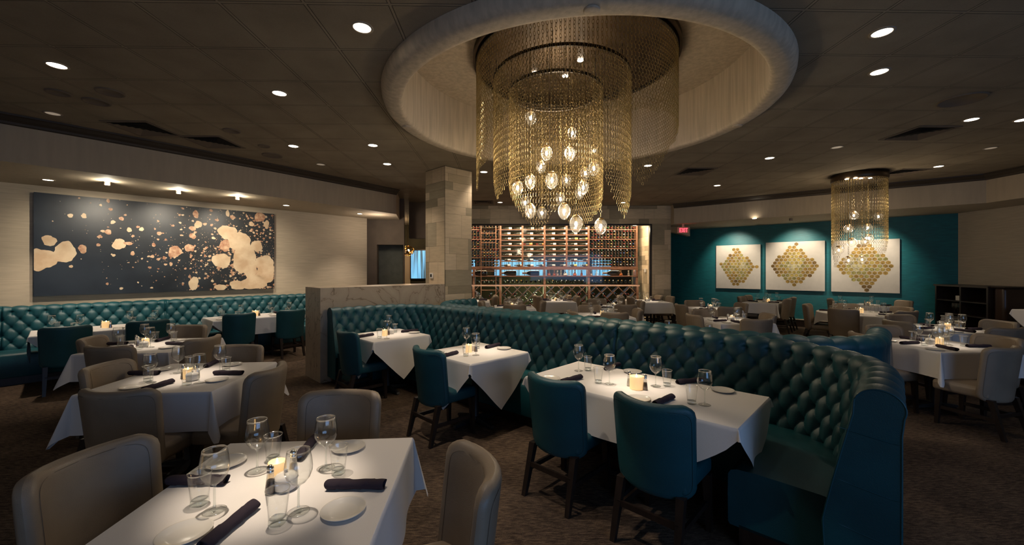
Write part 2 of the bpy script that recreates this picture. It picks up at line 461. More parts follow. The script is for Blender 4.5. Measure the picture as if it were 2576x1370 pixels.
mb = MB(); mb.prism([FR[0], FR[1], FR[2], (10.9, -3), (10.9, 9.9), (4.80, 14.9)], ZS, ZC)
mb.build('ceiling_soffit_right', M['soffit'], kind='structure')
crown('trim_2', [(4.80, 11.96), (9.57, 8.15), (9.42, -3)], 1)
# arched header below the soffit end, by the exit sign
mb = MB(); hp = [(4.80, ZS), (5.62, ZS), (5.62, 2.70)] + [(5.62 - .82 * k / 8, 2.70 + .14 * sin(pi / 2 * k / 8)) for k in range(1, 9)]
q = [(x, 12.75, z) for x, z in hp] + [(x, 12.95, z) for x, z in hp]; L = len(hp)
mb.add(q, [tuple(range(L)), tuple(range(L, 2 * L))[::-1]] + [(i, (i + 1) % L, L + (i + 1) % L, L + i) for i in range(L)])
mb.build('wall_header', M['soffit'], kind='structure')


def ashlar(mb, P0, P1, z0, z1, seed, off=.004):
    """irregular stone blocks on the face from P0 to P1 seen from its right-hand side; the joints show a backing"""
    rnd = random.Random(seed); d = Vector((P1[0] - P0[0], P1[1] - P0[1])); Lw = d.length; d.normalize(); n = Vector((d.y, -d.x))
    z = z0
    while z < z1 - 1e-4:
        h = rnd.choice((.15, .15, .30, .30, .45)); h = min(h, z1 - z)
        if z1 - z - h < .08: h = z1 - z
        x = -rnd.random() * .4
        while x < Lw:
            w_ = rnd.choice((.30, .30, .45, .60)) if h > .2 else rnd.choice((.30, .60, .60))
            a, b = max(0, x), min(Lw, x + w_)
            if b - a > .01:
                g = .0018; m_ = rnd.choices((0, 1, 2, 3), (.36, .34, .20, .10))[0]
                pa = (P0[0] + d.x * (a + g) + n.x * off, P0[1] + d.y * (a + g) + n.y * off); pb = (P0[0] + d.x * (b - g) + n.x * off, P0[1] + d.y * (b - g) + n.y * off)
                mb.add([(pa[0], pa[1], z + g), (pb[0], pb[1], z + g), (pb[0], pb[1], z + h - g), (pa[0], pa[1], z + h - g)], [(0, 1, 2, 3)], m_)
            x += w_
        z += h
    mb.add([(P0[0], P0[1], z0), (P1[0], P1[1], z0), (P1[0], P1[1], z1), (P0[0], P0[1], z1)], [(0, 1, 2, 3)], 4)


# stone column, turned 45 degrees
cF, cL, cR, cB = (-1.24, 7.46), (-1.69, 7.91), (-.79, 7.91), (-1.24, 8.36)
mb = MB(); mb.prism([cF, cR, cB, cL], 0, ZC, 4)
ashlar(mb, cL, cF, 0, ZC - .012, 3); ashlar(mb, cF, cR, 0, ZC - .012, 8); ashlar(mb, cR, cB, 0, ZC - .012, 9); ashlar(mb, cB, cL, 0, ZC - .012, 12)
mb.build('wall_column', STONE, kind='structure')

# marble divider between the column and the aisle
pF = (-2.80, 5.90); nb = (-.707 * .63, .707 * .63)
mb = MB(); e0 = (cF[0] - .004, cF[1] - .004)
mb.prism([pF, e0, (e0[0] + nb[0], e0[1] + nb[1]), (pF[0] + nb[0], pF[1] + nb[1])], 0, 1.39)
mb.build('wall_divider', M['marble'], kind='structure')

# wine-room front: stone header and pier, opening, inner walls
yw = 12.2; xo0, xo1, xp = -1.75, 4.227, 4.80; zo = 3.03
mb = MB(); mb.box(xo0, yw, zo, xo1, yw + .3, ZC, 4); mb.box(xo1, yw, 0, xp, yw + .3, ZC, 4); mb.box(-2.3, yw, 0, xo0, yw + .3, ZC, 4)
ashlar(mb, (-2.3, yw), (xp, yw), zo, ZC, 21); ashlar(mb, (xo1, yw), (xp, yw), 0, zo, 22); ashlar(mb, (-2.3, yw), (xo0, yw), 0, zo, 23)
mb.build('wall_stone', STONE, kind='structure')
mb = MB(); mb.box(4.30, yw + .3, 0, 4.36, 14.5, ZC, 4); ashlar(mb, (4.30, 14.5), (4.30, yw + .3), 0, ZC, 31)
mb.box(-2.36, yw + .3, 0, -2.3, 14.5, ZC, 4)
mb.build('wall_wine_room', STONE, kind='structure')
mb = MB(); zz = zo - .05
mb.box(xo0, yw + .02, zz, xo1, yw + .08, zo); mb.box(xo1 - .05, yw + .02, 0, xo1, yw + .08, zz); mb.box(xo0, yw + .02, 0, xo0 + .05, yw + .08, zz); mb.box(xo0, yw + .02, 0, xo1, yw + .08, .04)
fr = mb.build('window_1', M['steel'], kind='structure')
mb = MB(); mb.box(xo0 + .05, yw + .045, .04, xo1 - .05, yw + .053, zz); mb.build('pane', M['window_glass'], fr)

# dim passage left of the column: niche wall, header, far room with curtained windows
zn = 2.33; xa, xb, xc = WLb[0] - .05, -3.68, -2.96
mb = MB(); mb.box(xa - .3, 11.0, 0, xb, 11.12, ZC); mb.box(xb, 11.0, zn, xc, 11.12, ZC)
mb.prism([(xc, 11.0), (xc + .02, 11.0), (-3.07, 11.56), (-3.10, 11.56)], 0, ZC)
mb.build('wall_passage', M['wall_dark'], kind='structure')
mb = MB(); mb.box(xb - .1, 11.45, 0, -3.09, 11.55, zn + .2); mb.build('wall_niche', M['niche'], kind='structure')
mb = MB(); mb.box(xc, 11.6, 2.55, -1.9, 11.8, ZC); mb.build('wall_passage_header', M['wall_dark'], kind='structure')
yf = 17.5
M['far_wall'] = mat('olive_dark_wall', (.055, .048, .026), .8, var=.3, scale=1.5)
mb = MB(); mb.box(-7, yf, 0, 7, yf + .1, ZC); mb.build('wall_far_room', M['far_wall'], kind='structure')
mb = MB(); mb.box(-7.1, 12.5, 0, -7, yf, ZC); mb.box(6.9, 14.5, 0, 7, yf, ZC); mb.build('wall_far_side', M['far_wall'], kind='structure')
mb = MB(); mb.box(-5.2, yf - .06, .9, -4.40, yf, 2.5); mb.build('trim_6', mat('cream_wall_panel', (.75, .6, .42), .6), kind='structure')  # plain cream wall panel of the far room


def curtain_mat():
    m = bpy.data.materials.new('daylit_sheer_curtain'); m.use_nodes = True; N, L = nodes_of(m); b = N['Principled BSDF']
    b.inputs['Base Color'].default_value = (.2, .3, .35, 1)
    tc = N.new('ShaderNodeTexCoord'); mp = N.new('ShaderNodeMapping'); mp.inputs['Scale'].default_value = (1, 1, .04); L.new(tc.outputs['Object'], mp.inputs[0])
    n = N.new('ShaderNodeTexNoise'); n.inputs['Scale'].default_value = 14; n.inputs['Detail'].default_value = 5; L.new(mp.outputs[0], n.inputs[0])
    r = N.new('ShaderNodeValToRGB'); L.new(n.outputs[0], r.inputs[0]); e = r.color_ramp.elements
    e[0].position = .38; e[0].color = (.015, .045, .07, 1); e[1].position = .62; e[1].color = (.14, .42, .68, 1)
    L.new(r.outputs[0], b.inputs['Emission Color']); b.inputs['Emission Strength'].default_value = 1.0
    return m


M['curtain'] = curtain_mat()
for i, (x0, x1) in enumerate(((-4.35, -3.2), (-.75, 1.5), (2.25, 3.25), (3.45, 4.25), (-2.6, -1.6))):
    mb = MB(); t = .05; zw0, zw1 = (1.26, 2.46) if i == 0 else (1.37, 2.06)
    mb.box(x0 - t, yf - .08, zw0, x0, yf, zw1); mb.box(x1, yf - .08, zw0, x1 + t, yf, zw1); mb.box(x0 - t, yf - .08, zw1, x1 + t, yf, zw1 + .05); mb.box(x0 - t, yf - .08, zw0 - .05, x1 + t, yf, zw0)
    wn = mb.build('window_%d' % (i + 2), M['dark_wood'], kind='structure')
    mb = MB(); k = int((x1 - x0) / .035); vs = []
    for j in range(k + 1):
        x = x0 + (x1 - x0) * j / k; y = yf - .10 + .018 * sin(j * 1.9)
        vs += [(x, y, zw0), (x, y, zw1)]
    mb.add(vs, [(2 * j, 2 * j + 2, 2 * j + 3, 2 * j + 1) for j in range(k)], 0, True); mb.build('curtain', M['curtain'], wn)


# ================================================================ PROTOTYPES
def leg_bm(x0, y0, x1, y1, z1, a, b):
    """tapered square leg from (x0,y0,0) half a to (x1,y1,z1) half b"""
    mb = MB(); vs = [(x0 + sx * a, y0 + sy * a, 0) for sx, sy in ((-1, -1), (1, -1), (1, 1), (-1, 1))] + [(x1 + sx * b, y1 + sy * b, z1) for sx, sy in ((-1, -1), (1, -1), (1, 1), (-1, 1))]
    return mb.add(vs, [(3, 2, 1, 0), (4, 5, 6, 7), (0, 1, 5, 4), (1, 2, 6, 5), (2, 3, 7, 6), (3, 0, 4, 7)])


def chair_back(cols, rows):
    """padded shell, wrapped forward at its sides"""
    T = .062; rr = .03; zb, zt = .335, .895

    def mid(x, z):
        k = (z - .45) / .45
        return Vector((x * (1 + .03 * k), -.235 + .13 * (abs(x) / .25) ** 2.2 - .055 * max(-.2, k), z + .012 * (x / .25) ** 2))

    def hw(z):
        W = .238 + .012 * (z - .45); d = zt - z; r = .07
        if d < r: W = W - r + sqrt(max(0, r * r - (r - d) ** 2))
        d = z - zb; r = .075
        if d < r: W = W - r + sqrt(max(0, r * r - (r - d) ** 2))
        return W
    zs = [zb + (zt - zb) * t for t in rows]
    fr, bk = [], []
    for z in zs:
        W = hw(z)
        for a in cols:
            x = a * W; m_ = mid(x, z)
            tx = (mid(x + .005, z) - mid(x - .005, z)).normalized(); tz = (mid(x, z + .005) - mid(x, z - .005)).normalized(); n = tz.cross(tx)
            if n.y < 0: n = -n
            d = min((1 - abs(a)) * W * 1.0, zt - z, z - zb); th = T / 2 * sqrt(max(0, 1 - (1 - min(1, max(0, d) / rr)) ** 2))
            puff = .012 * (1 - a * a) * (1 - ((z - .66) / .3) ** 2)
            fr.append(m_ + n * (th + max(0, puff) * (1 if th > .02 else 0))); bk.append(m_ - n * th)
    C = len(cols); R = len(rows); mb = MB(); b = len(fr)
    fs = []
    for i in range(R - 1):
        for j in range(C - 1):
            p = i * C + j
            fs.append((p, p + 1, p + C + 1, p + C)[::-1]); fs.append((b + p, b + p + 1, b + p + C + 1, b + p + C))
    mb.add(fr + bk, fs, 0, True)
    # stitched seam a finger inside the rim, on both faces
    for sgn in (1, -1):
        pts = []
        for k in range(60):
            t = 2 * pi * k / 60; ca, sa = cos(t), sin(t); e = .22
            a = math.copysign(abs(ca) ** e, ca); z = (zb + zt) / 2 + math.copysign(abs(sa) ** e, sa) * ((zt - zb) / 2 - .030)
            x = a * max(.05, hw(z) - .026); m_ = mid(x, z)
            tx = (mid(x + .005, z) - mid(x - .005, z)).normalized(); tz = (mid(x, z + .005) - mid(x, z - .005)).normalized(); n = tz.cross(tx)
            if n.y < 0: n = -n
            pts.append(m_ + n * sgn * (T / 2 + (.0008 if sgn < 0 else .0035)))
        mb.tube(pts, .0010, 4, 1, True)
    return mb


def make_chair(name, leather, seam):
    root = empty(name)
    mb = MB(); mb.rbox((0, .025, .418), (.212, .225, .056), .035, 0, bulge=.012)
    mb.tube([(sx * .194, sy * .205 + .025, .449) for sx, sy in ((-1, -1), (1, -1), (1, 1), (-1, 1))], .0015, 4, 1, True)
    mb.build('seat', [leather, seam], root)
    cols = [-1, -.985, -.955, -.91, -.86, -.7, -.5, -.25, 0, .25, .5, .7, .86, .91, .955, .985, 1]
    rows = [0, .006, .02, .045, .08, .13, .2, .35, .5, .65, .8, .87, .92, .955, .98, .994, 1]
    chair_back(cols, rows).build('backrest', [leather, seam], root)
    for sx in (-1, 1):
        leg_bm(sx * .205, .205, sx * .195, .19, .37, .016, .024).build('leg', M['dark_wood'], root)
        leg_bm(sx * .195, -.30, sx * .185, -.205, .37, .016, .024).build('leg', M['dark_wood'], root)
        mb = MB(); mb.box(-.009, -.25, .165, .009, .20, .20, M=Matrix.Translation((sx * .195, 0, 0))); mb.build('stretcher', M['dark_wood'], root)
    mb = MB(); mb.box(-.19, -.262, .205, .19, -.244, .24); mb.build('stretcher', M['dark_wood'], root)
    return Proto(root)


TANC = make_chair('dining_chair', M['tan'], M['tan_seam'])
TEALC = make_chair('dining_chair', M['teal'], M['teal_seam'])


def make_table():
    root = empty('dining_table')
    mb = MB(); mb.rbox((0, 0, .735), (.5, .5, .0145), .006); top = mb.build('tabletop', M['dark_wood'], root)
    mb = MB(); mb.lathe([(.05, .03), (.05, .06), (.038, .08), (.038, .69), (.12, .71), (.12, .72)], 20); mb.build('pedestal', M['black_metal'], root)
    for k in range(4):
        mb = MB(); R_ = Matrix.Rotation(pi / 2 * k, 4, 'Z'); vs = [(.03, -.03, .02), (.03, .03, .02), (.29, .024, .012), (.29, -.024, .012), (.03, -.028, .075), (.03, .028, .075), (.28, .02, .034), (.28, -.02, .034)]
        mb.add(vs, [(0, 1, 2, 3), (4, 7, 6, 5), (0, 4, 5, 1), (1, 5, 6, 2), (2, 6, 7, 3), (3, 7, 4, 0)], 0, False, R_)
        mb.lathe([(.014, 0), (.014, .014)], 8, 0, R_ @ Matrix.Translation((.27, 0, 0))); mb.build('foot', M['black_metal'], root)
    return Proto(root)


TABLE = make_table()


def cloth_mesh(w, d, kind, seed=0, rnd_r=None):
    """tablecloth over a w x d top (or a round top); kind a: square with the table, b: turned 45 degrees, l: long cloth with pointed ends"""
    rnd = random.Random(seed); hw_, hd = w / 2 + .004, d / 2 + .004; per = []     # (x, y, nx, ny, hang, fan)
    K = 18

    def hang(side, t, half, th=None):
        if kind == 'a': return .285 if th is None else min(.285 / max(cos(th), sin(th)), .365)
        if kind == 'b': return max(.03, .53 - abs(t)) if th is None else .13 / (cos(th) + sin(th))
        if kind == 'l':
            if th is not None: return .07
            if side in (0, 2): return .07 + .23 * min(1, (half - abs(t)) / .28) ** .8
            return .07 + .36 * (1 - abs(t) / half)
    if rnd_r:
        n = 160
        for i in range(n):
            t = 2 * pi * i / n; c, s_ = cos(t), sin(t); sq = .86 / max(abs(c), abs(s_))
            h = min(sq, 1.12) - rnd_r
            per.append((rnd_r * c, rnd_r * s_, c, s_, h, .055 * sin(t * 10 + .6)))
    else:
        corners = ((hw_, -hd), (hw_, hd), (-hw_, hd), (-hw_, -hd)); NN = 28
        norms = ((0, -1), (1, 0), (0, 1), (-1, 0))
        for sd in range(4):
            nx, ny = norms[sd]; a = corners[(sd - 1) % 4]; b = corners[sd]; half = hw_ if sd in (0, 2) else hd
            for i in range(NN + 1):
                t = i / NN; x = a[0] + (b[0] - a[0]) * t; y = a[1] + (b[1] - a[1]) * t
                per.append((x, y, nx, ny, hang(sd, (t * 2 - 1) * half, half), .018 * sin(t * 9 + sd * 2 + seed) * sin(pi * t) - .01 * sin(pi * t)))
            n2 = norms[(sd + 1) % 4]
            for k in range(1, 16):
                th = pi / 2 * k / 16; x, y = cos(th) * nx + sin(th) * n2[0], cos(th) * ny + sin(th) * n2[1]
                fold = .26 * sin(2 * th) ** .8 + .05 * sin(6 * th + seed)
                per.append((b[0], b[1], x, y, hang(sd, 0, half, th), fold))
    z0 = .765; vs = []; n = len(per)
    for (x, y, nx, ny, h, fo) in per: vs.append((x, y, z0))
    for j in range(1, K + 1):
        s_ = (j / K) ** 1.3
        for (x, y, nx, ny, h, fo) in per:
            dd_ = h * s_; r = .008
            out = r * (1 - cos(min(1, dd_ / .012) * pi / 2)) + .035 * dd_ + (fo if rnd_r is None else fo * min(1, dd_ / .25)) * (dd_ if rnd_r is None else 1) * (1 if rnd_r is None else .6)
            if rnd_r is None and abs(nx * ny) < 1e-6: out = r * (1 - cos(min(1, dd_ / .012) * pi / 2)) + .05 * dd_ + fo * min(1, dd_ / .25)
            k = sqrt(max(.3, 1 - (fo if abs(nx * ny) > 1e-6 and rnd_r is None else 0) ** 2))
            vs.append((x + nx * out, y + ny * out, z0 - dd_ * k + (.003 if j == 1 else 0)))
    fs = [tuple(range(n))]; 
    for j in range(K):
        for i in range(n):
            i2 = (i + 1) % n
            fs.append((j * n + i2, j * n + i, (j + 1) * n + i, (j + 1) * n + i2))
    mb = MB(); mb.add(vs, fs, 0, True); mb.s[0] = False
    return mb


def lumpy_napkin():
    """a napkin rolled round cutlery: the wrap shows as slanting overlapped edges"""
    mb = MB(); n = 24; L = 44; vs = []
    for i in range(L + 1):
        t = i / L; x = -.12 + .24 * t
        r = .0205 + .0010 * sin(t * 9) + .0006 * sin(t * 21 + 1) - .0015 * (abs(2 * t - 1) ** 8)
        for k in range(n):
            a = 2 * pi * k / n; fr_ = (t * 2.3 + a / (2 * pi)) % 1.0; rr = r * (1 + .13 * (fr_ - .5) + .02 * sin(3 * a - t * 14))
            vs.append((x + .003 * sin(a * 2), rr * cos(a) * 1.14, max(.0004, .0185 + rr * sin(a) * .90)))
    fs = [(i * n + k, i * n + (k + 1) % n, (i + 1) * n + (k + 1) % n, (i + 1) * n + k) for i in range(L) for k in range(n)]
    for e_ in (0, L):           # open rolled ends, dished inward
        b0 = len(vs); sg = 1 if e_ == 0 else -1
        for k in range(n): x, y, z = vs[e_ * n + k]; vs.append((x + sg * .012, y * .72, .0185 + (z - .0185) * .72))
        for k in range(n):
            q = (e_ * n + k, b0 + k, b0 + (k + 1) % n, e_ * n + (k + 1) % n); fs.append(q)
        fs.append(tuple(b0 + k for k in range(n)))
    mb.add(vs, fs, 0, True)
    return mb


def make_ware():
    P = {}
    prof = [(.0005, .0), (.037, .0, 2), (.0385, .0015, 0), (.036, .003), (.016, .0065, 2), (.0055, .013, 2), (.0042, .03), (.004, .085), (.006, .096, 2), (.012, .101, 2), (.026, .110, 0), (.040, .128), (.0475, .150), (.0485, .168), (.0455, .195), (.0400, .2275, 1), (.0395, .2305, 1), (.0385, .2305, 1), (.0405, .222, 0), (.0445, .195), (.0475, .168), (.0465, .150), (.039, .129), (.025, .112), (.010, .104), (.0005, .102)]
    r = empty('wine_glass'); mb = MB(); mb.lathe([p if len(p) > 2 else (p[0], p[1], 0) for p in prof[10:]], 40, caps=False); mb.build('bowl', [M['glass'], M['glass_rim'], M['glass_base']], r)
    mb = MB(); mb.lathe([(p[0], p[1], p[2] if len(p) > 2 else 2) for p in prof[4:11]], 20, caps=False); mb.build('stem', [M['glass'], M['glass_rim'], M['glass_base']], r)
    mb = MB(); mb.lathe([(p[0], p[1], 1 if q in (1, 2) else 0) for q, p in enumerate(prof[:5])], 32, caps=False); mb.build('foot', [M['glass'], M['glass_rim'], M['glass_base']], r)
    P['wine_glass'] = Proto(r)

    def sq(t, r, z): k = max(0, 1 - z / .07); return r * (1 + k * .13 * (abs(cos(2 * t)) ** .7 - .5) * -1)
    r = empty('water_tumbler'); mb = MB()
    mb.lathe([(.0285, .020, 0), (.031, .05, 0), (.0392, .1215, 1), (.0400, .124, 1), (.0385, .124, 1), (.0365, .118, 0), (.0295, .05, 0), (.0265, .022, 0), (.0005, .021, 0)], 40, sq=sq, caps=False); mb.build('glass_body', [M['glass'], M['glass_rim'], M['glass_base']], r)
    mb = MB(); mb.lathe([(.0005, .0005, 2), (.027, .0005, 2), (.0295, .004, 2), (.0285, .020, 2), (.0265, .022, 2), (.0005, .0215, 2)], 40, sq=sq, caps=False); mb.build('thick_base', [M['glass'], M['glass_rim'], M['glass_base']], r)
    P['tumbler'] = Proto(r)
    mb = MB(); mb.lathe([(.0005, .004), (.045, .004), (.052, .0055), (.076, .012), (.080, .014), (.0805, .0125), (.060, .003), (.048, 0), (.0005, 0)], 56, caps=False)
    P['plate'] = Proto(mb.build('bread_plate', M['china']))
    P['napkin'] = Proto(lumpy_napkin().build('rolled_napkin', M['napkin']))
    r = empty('pillar_candle'); mb = MB(); mb.lathe([(.0335, .0005), (.035, .003), (.035, .078), (.033, .081), (.029, .080), (.024, .070), (.0005, .068)], 32, caps=False); mb.build('wax', M['wax'], r)
    mb = MB(); mb.lathe([(.0005, .069), (.0035, .073), (.004, .079), (.002, .088), (.0003, .094)], 10, caps=False); mb.build('flame', M['flame'], r)
    P['candle'] = Proto(r)
    for nm, fill in (('pepper_shaker', 'pepper'), ('salt_shaker', 'salt')):
        r = empty(nm); mb = MB(); mb.lathe([(.0005, .0005), (.019, .0005), (.020, .006), (.018, .03), (.012, .078), (.0115, .084)], 12, smooth=False, caps=False); mb.build('glass_body', M['glass_rim'], r)
        mb = MB(); mb.lathe([(.0005, .003), (.0165, .003), (.0175, .008), (.0155, .03), (.0125, .055), (.0005, .056)], 12, caps=False); mb.build('seasoning', M[fill], r)
        mb = MB(); mb.lathe([(.0125, .082), (.0135, .086), (.0125, .092), (.0115, .094), (.0135, .100), (.012, .108), (.006, .114), (.0005, .116)], 20); mb.build('cap', M['chrome'], r)
        P[nm] = Proto(r)
    r = empty('sugar_bowl'); mb = MB(); mb.lathe([(.0005, .0005), (.036, .0005), (.043, .008), (.044, .042), (.043, .045)], 36, caps=False); mb.build('bowl', M['china'], r)
    mb = MB(); mb.lathe([(.0445, .046), (.044, .050), (.034, .062), (.015, .068), (.006, .069), (.005, .072), (.0075, .077), (.005, .081), (.0005, .082)], 36); mb.build('lid', M['china'], r)
    P['sugar'] = Proto(r)
    return P


WARE = make_ware()


# ================================================================ TUFTED BOOTHS
def fillet_path(pts, rad, step=.0092, ang=None):
    """polyline with rounded corners, resampled: (x, y, dx, dy, s)"""
    out = []; P = [Vector(p) for p in pts]; raw = [P[0]]
    for i in range(1, len(P) - 1):
        a = (P[i - 1] - P[i]).normalized(); b = (P[i + 1] - P[i]).normalized()
        al = a.angle(b); t = rad / math.tan(al / 2); c = P[i] + (a + b).normalized() * (rad / sin(al / 2))
        s0 = P[i] + a * t - c; s1 = P[i] + b * t - c; tot = s0.angle_signed(s1)
        for k in range(25):
            th = -tot * k / 24
            raw.append(c + Vector((s0.x * cos(th) - s0.y * sin(th), s0.x * sin(th) + s0.y * cos(th))))
    raw.append(P[-1])
    acc = [0]
    for a, b in zip(raw, raw[1:]): acc.append(acc[-1] + (b - a).length)
    n = int(acc[-1] / step); j = 0; pts2 = []
    for i in range(n + 1):
        s = acc[-1] * i / n
        while j < len(acc) - 2 and acc[j + 1] < s: j += 1
        t = (s - acc[j]) / max(1e-9, acc[j + 1] - acc[j]); pts2.append((raw[j] + (raw[j + 1] - raw[j]) * t, s))
    for i, (p, s) in enumerate(pts2):
        w_ = 8; d = (pts2[min(n, i + w_)][0] - pts2[max(0, i - w_)][0]).normalized()
        out.append((p.x, p.y, d.x, d.y, s))
    return out


def back_profile(free=True, zt=1.10):
    """(x, z) from the seat up the padded face, over the roll and down the outer face"""
    q = []
    for k in range(72): t = k / 72; q.append((.215 - .120 * t ** 1.1, .40 + (zt - .125 - .40) * t))
    rc = (.005, zt - .085); r0 = .090
    for k in range(20): t = k / 19; a = -.05 + (pi / 2 + .05) * t; q.append((rc[0] + r0 * cos(a), rc[1] + .085 * sin(a)))
    if free:
        for k in range(1, 15): t = k / 14; a = pi / 2 + (pi * .62) * t; q.append((rc[0] + (r0 + .005) * cos(a), rc[1] + .085 * sin(a)))
        q += [(-.075, zt - .20), (-.075, .75), (-.075, .40), (-.075, .09)]
    else:
        q += [(-.03, zt - .004), (-.06, zt - .02), (-.075, zt - .05), (-.075, .40), (-.075, .09)]
    return q


TA, TB = .17, .23


def tufted(path, side, free, seams, name, parent, flip_s=0.0, zt=1.10):
    prof = back_profile(free, zt); P = len(prof); n = len(path); S = path[-1][4]
    # arc length along the profile measured down from the top row of buttons
    acc = [0]
    for a, b in zip(prof, prof[1:]): acc.append(acc[-1] + sqrt((a[0] - b[0]) ** 2 + (a[1] - b[1]) ** 2))
    wtop = acc[72]; nr = []
    for i in range(P):
        a = prof[max(0, i - 1)]; b = prof[min(P - 1, i + 1)]; dx, dz = b[0] - a[0], b[1] - a[1]; l = sqrt(dx * dx + dz * dz); nr.append((dz / l, -dx / l))
    vs = []
    for (x, y, dx, dy, s) in path:
        nx, ny = (dy, -dx) if side > 0 else (-dy, dx)
        endf = min(1, min(s, S - s) / .05); sm = 0
        for q in seams: sm = max(sm, math.exp(-((s - q) / .012) ** 2))
        ss = s + flip_s
        for i in range(P):
            px, pz = prof[i]; w_ = wtop - acc[i]; D = 0
            if w_ >= 0:
                p = ss / TA + w_ / TB; q = ss / TA - w_ / TB
                f = abs(sin(pi * p) * sin(pi * q)); h_ = 1 - (cos(pi * p) * cos(pi * q)) ** 2; D = .015 * h_ ** .7 + .025 * f ** .34 - .033
                rp, rq = p - round(p), q - round(q); dist = sqrt(((rp + rq) * TA / 2) ** 2 + ((rp - rq) * TB / 2) ** 2)
                D -= .012 * math.exp(-(dist / .014) ** 2)
                lowf = min(1, (pz - .40) / .06); D = D * lowf + (1 - lowf) * .0
            else:
                f = abs(sin(pi * ss / TA)) ** 1.6; k = max(0, 1 + w_ / .36); u_ = min(1, -w_ / .06)
                D = (.015 * f ** .6 + .025 * f ** .34 - .033) * (.6 + .4 * (1 - u_)) * (k ** .5 if k > 0 else 0)
                if u_ < 1: D -= .018 * math.exp(-(min(ss % TA, TA - ss % TA) / .018) ** 2) * math.exp(-(w_ / .018) ** 2)
            D = D * endf - .030 * sm * (1 if i < P - 6 else 0)
            X = px + nr[i][0] * D; Z = pz + nr[i][1] * D
            vs.append((x + nx * X, y + ny * X, Z))
    fs = []
    for i in range(n - 1):
        for j in range(P - 1):
            a, b, c, d = i * P + j, i * P + j + 1, (i + 1) * P + j + 1, (i + 1) * P + j
            fs.append((a, b, c, d) if side > 0 else (d, c, b, a))
    mb = MB(); mb.add(vs, fs, 0, True)
    for e in (0, n - 1):            # plain upholstered end panels
        ring = [vs[e * P + j] for j in range(P)]; x, y, dx, dy, s = path[e]; sg = -1 if e == 0 else 1
        nx, ny = (dy, -dx) if side > 0 else (-dy, dx)
        ring = [(x + nx * .20, y + ny * .20, .09)] + ring
        L = len(ring); r2 = []
        cz = sum(q[2] for q in ring) / L
        for q in ring: r2.append((q[0] + dx * sg * .010, q[1] + dy * sg * .010, q[2] - .004 * (1 if q[2] > .9 else 0)))
        mb.add(ring + r2, [tuple(range(L, 2 * L))] + [(k, (k + 1) % L, L + (k + 1) % L, L + k) for k in range(L)], 0, False)
        mb.tube([(q[0] + dx * sg * .008, q[1] + dy * sg * .008, q[2]) for q in ring], .005, 5, 0, True)
        # slack creases across the end panel
        for zc in (.86, .60, .38):
            xs = [.16, .10, .03, -.04, -.072]
            mb.tube([(x + nx * X + dx * sg * .0095, y + ny * X + dy * sg * .0095, zc + .03 - .10 * (.16 - X) ** .8) for X in xs], [.0005, .003, .0035, .003, .0005], 5, 0)
    return mb.build(name, [M['teal'], M['teal_seam']], parent)


def seat_sweep(path, side, parent, xb=.14, xf=.69, seams=(), trim=(0, 0)):
    prof = [(xb, .40), (xb, .452), (xb + .1, .462), (xf - .15, .466), (xf - .05, .460), (xf - .015, .447), (xf, .42), (xf + .002, .30), (xf, .13), (xf - .01, .115), (xb, .115)]
    pts = [p for p in path if p[4] >= trim[0] and p[4] <= path[-1][4] - trim[1]][::4]
    mb = MB(); P = len(prof); vs = []
    for (x, y, dx, dy, s) in pts:
        nx, ny = (dy, -dx) if side > 0 else (-dy, dx); sm = 0
        for q in seams: sm = max(sm, math.exp(-((s - q) / .02) ** 2))
        for i, (px, pz) in enumerate(prof):
            k = .006 * sm if 1 < i < 8 else 0
            vs.append((x + nx * (px - k), y + ny * (px - k), pz - k))
    n = len(pts); fs = []
    for i in range(n - 1):
        for j in range(P):
            a, b, c, d = i * P + j, i * P + (j + 1) % P, (i + 1) * P + (j + 1) % P, (i + 1) * P + j
            fs.append((a, b, c, d) if side < 0 else (d, c, b, a))
    mb.add(vs, fs, 0, True)
    mb.add(vs[:P], [tuple(range(P))], 0, False); mb.add(vs[-P:], [tuple(range(P))[::-1]], 0, False)
    o = mb.build('seat', [M['teal'], M['teal_seam']], parent)
    mb = MB(); vs = []; pr2 = [(.0, .0), (xf - .06, 0), (xf - .06, .13), (.0, .13)]
    for (x, y, dx, dy, s) in pts:
        nx, ny = (dy, -dx) if side > 0 else (-dy, dx)
        for px, pz in pr2: vs.append((x + nx * px, y + ny * px, pz))
    fs = []
    for i in range(n - 1):
        for j in range(4):
            fs.append((i * 4 + j, i * 4 + (j + 1) % 4, (i + 1) * 4 + (j + 1) % 4, (i + 1) * 4 + j))
    fs += [(0, 1, 2, 3), ((n - 1) * 4, (n - 1) * 4 + 3, (n - 1) * 4 + 2, (n - 1) * 4 + 1)]
    mb.add(vs, fs); mb.build('plinth', M['dark_wood'], parent)
    return o


def clamp_poly(pA, pB): return None


# booth facing the viewer: wing along the marble divider, long spine, wing coming forward
b1 = [(-2.66, 5.90), (-1.70, 6.86), (2.65, 2.87), (1.735, 1.905)]
b1[0] = (-2.655, 5.905)
path1 = fillet_path(b1, .70); S1 = path1[-1][4]


def s_near(path, x, y): return min(path, key=lambda p: (p[0] - x) ** 2 + (p[1] - y) ** 2)[4]


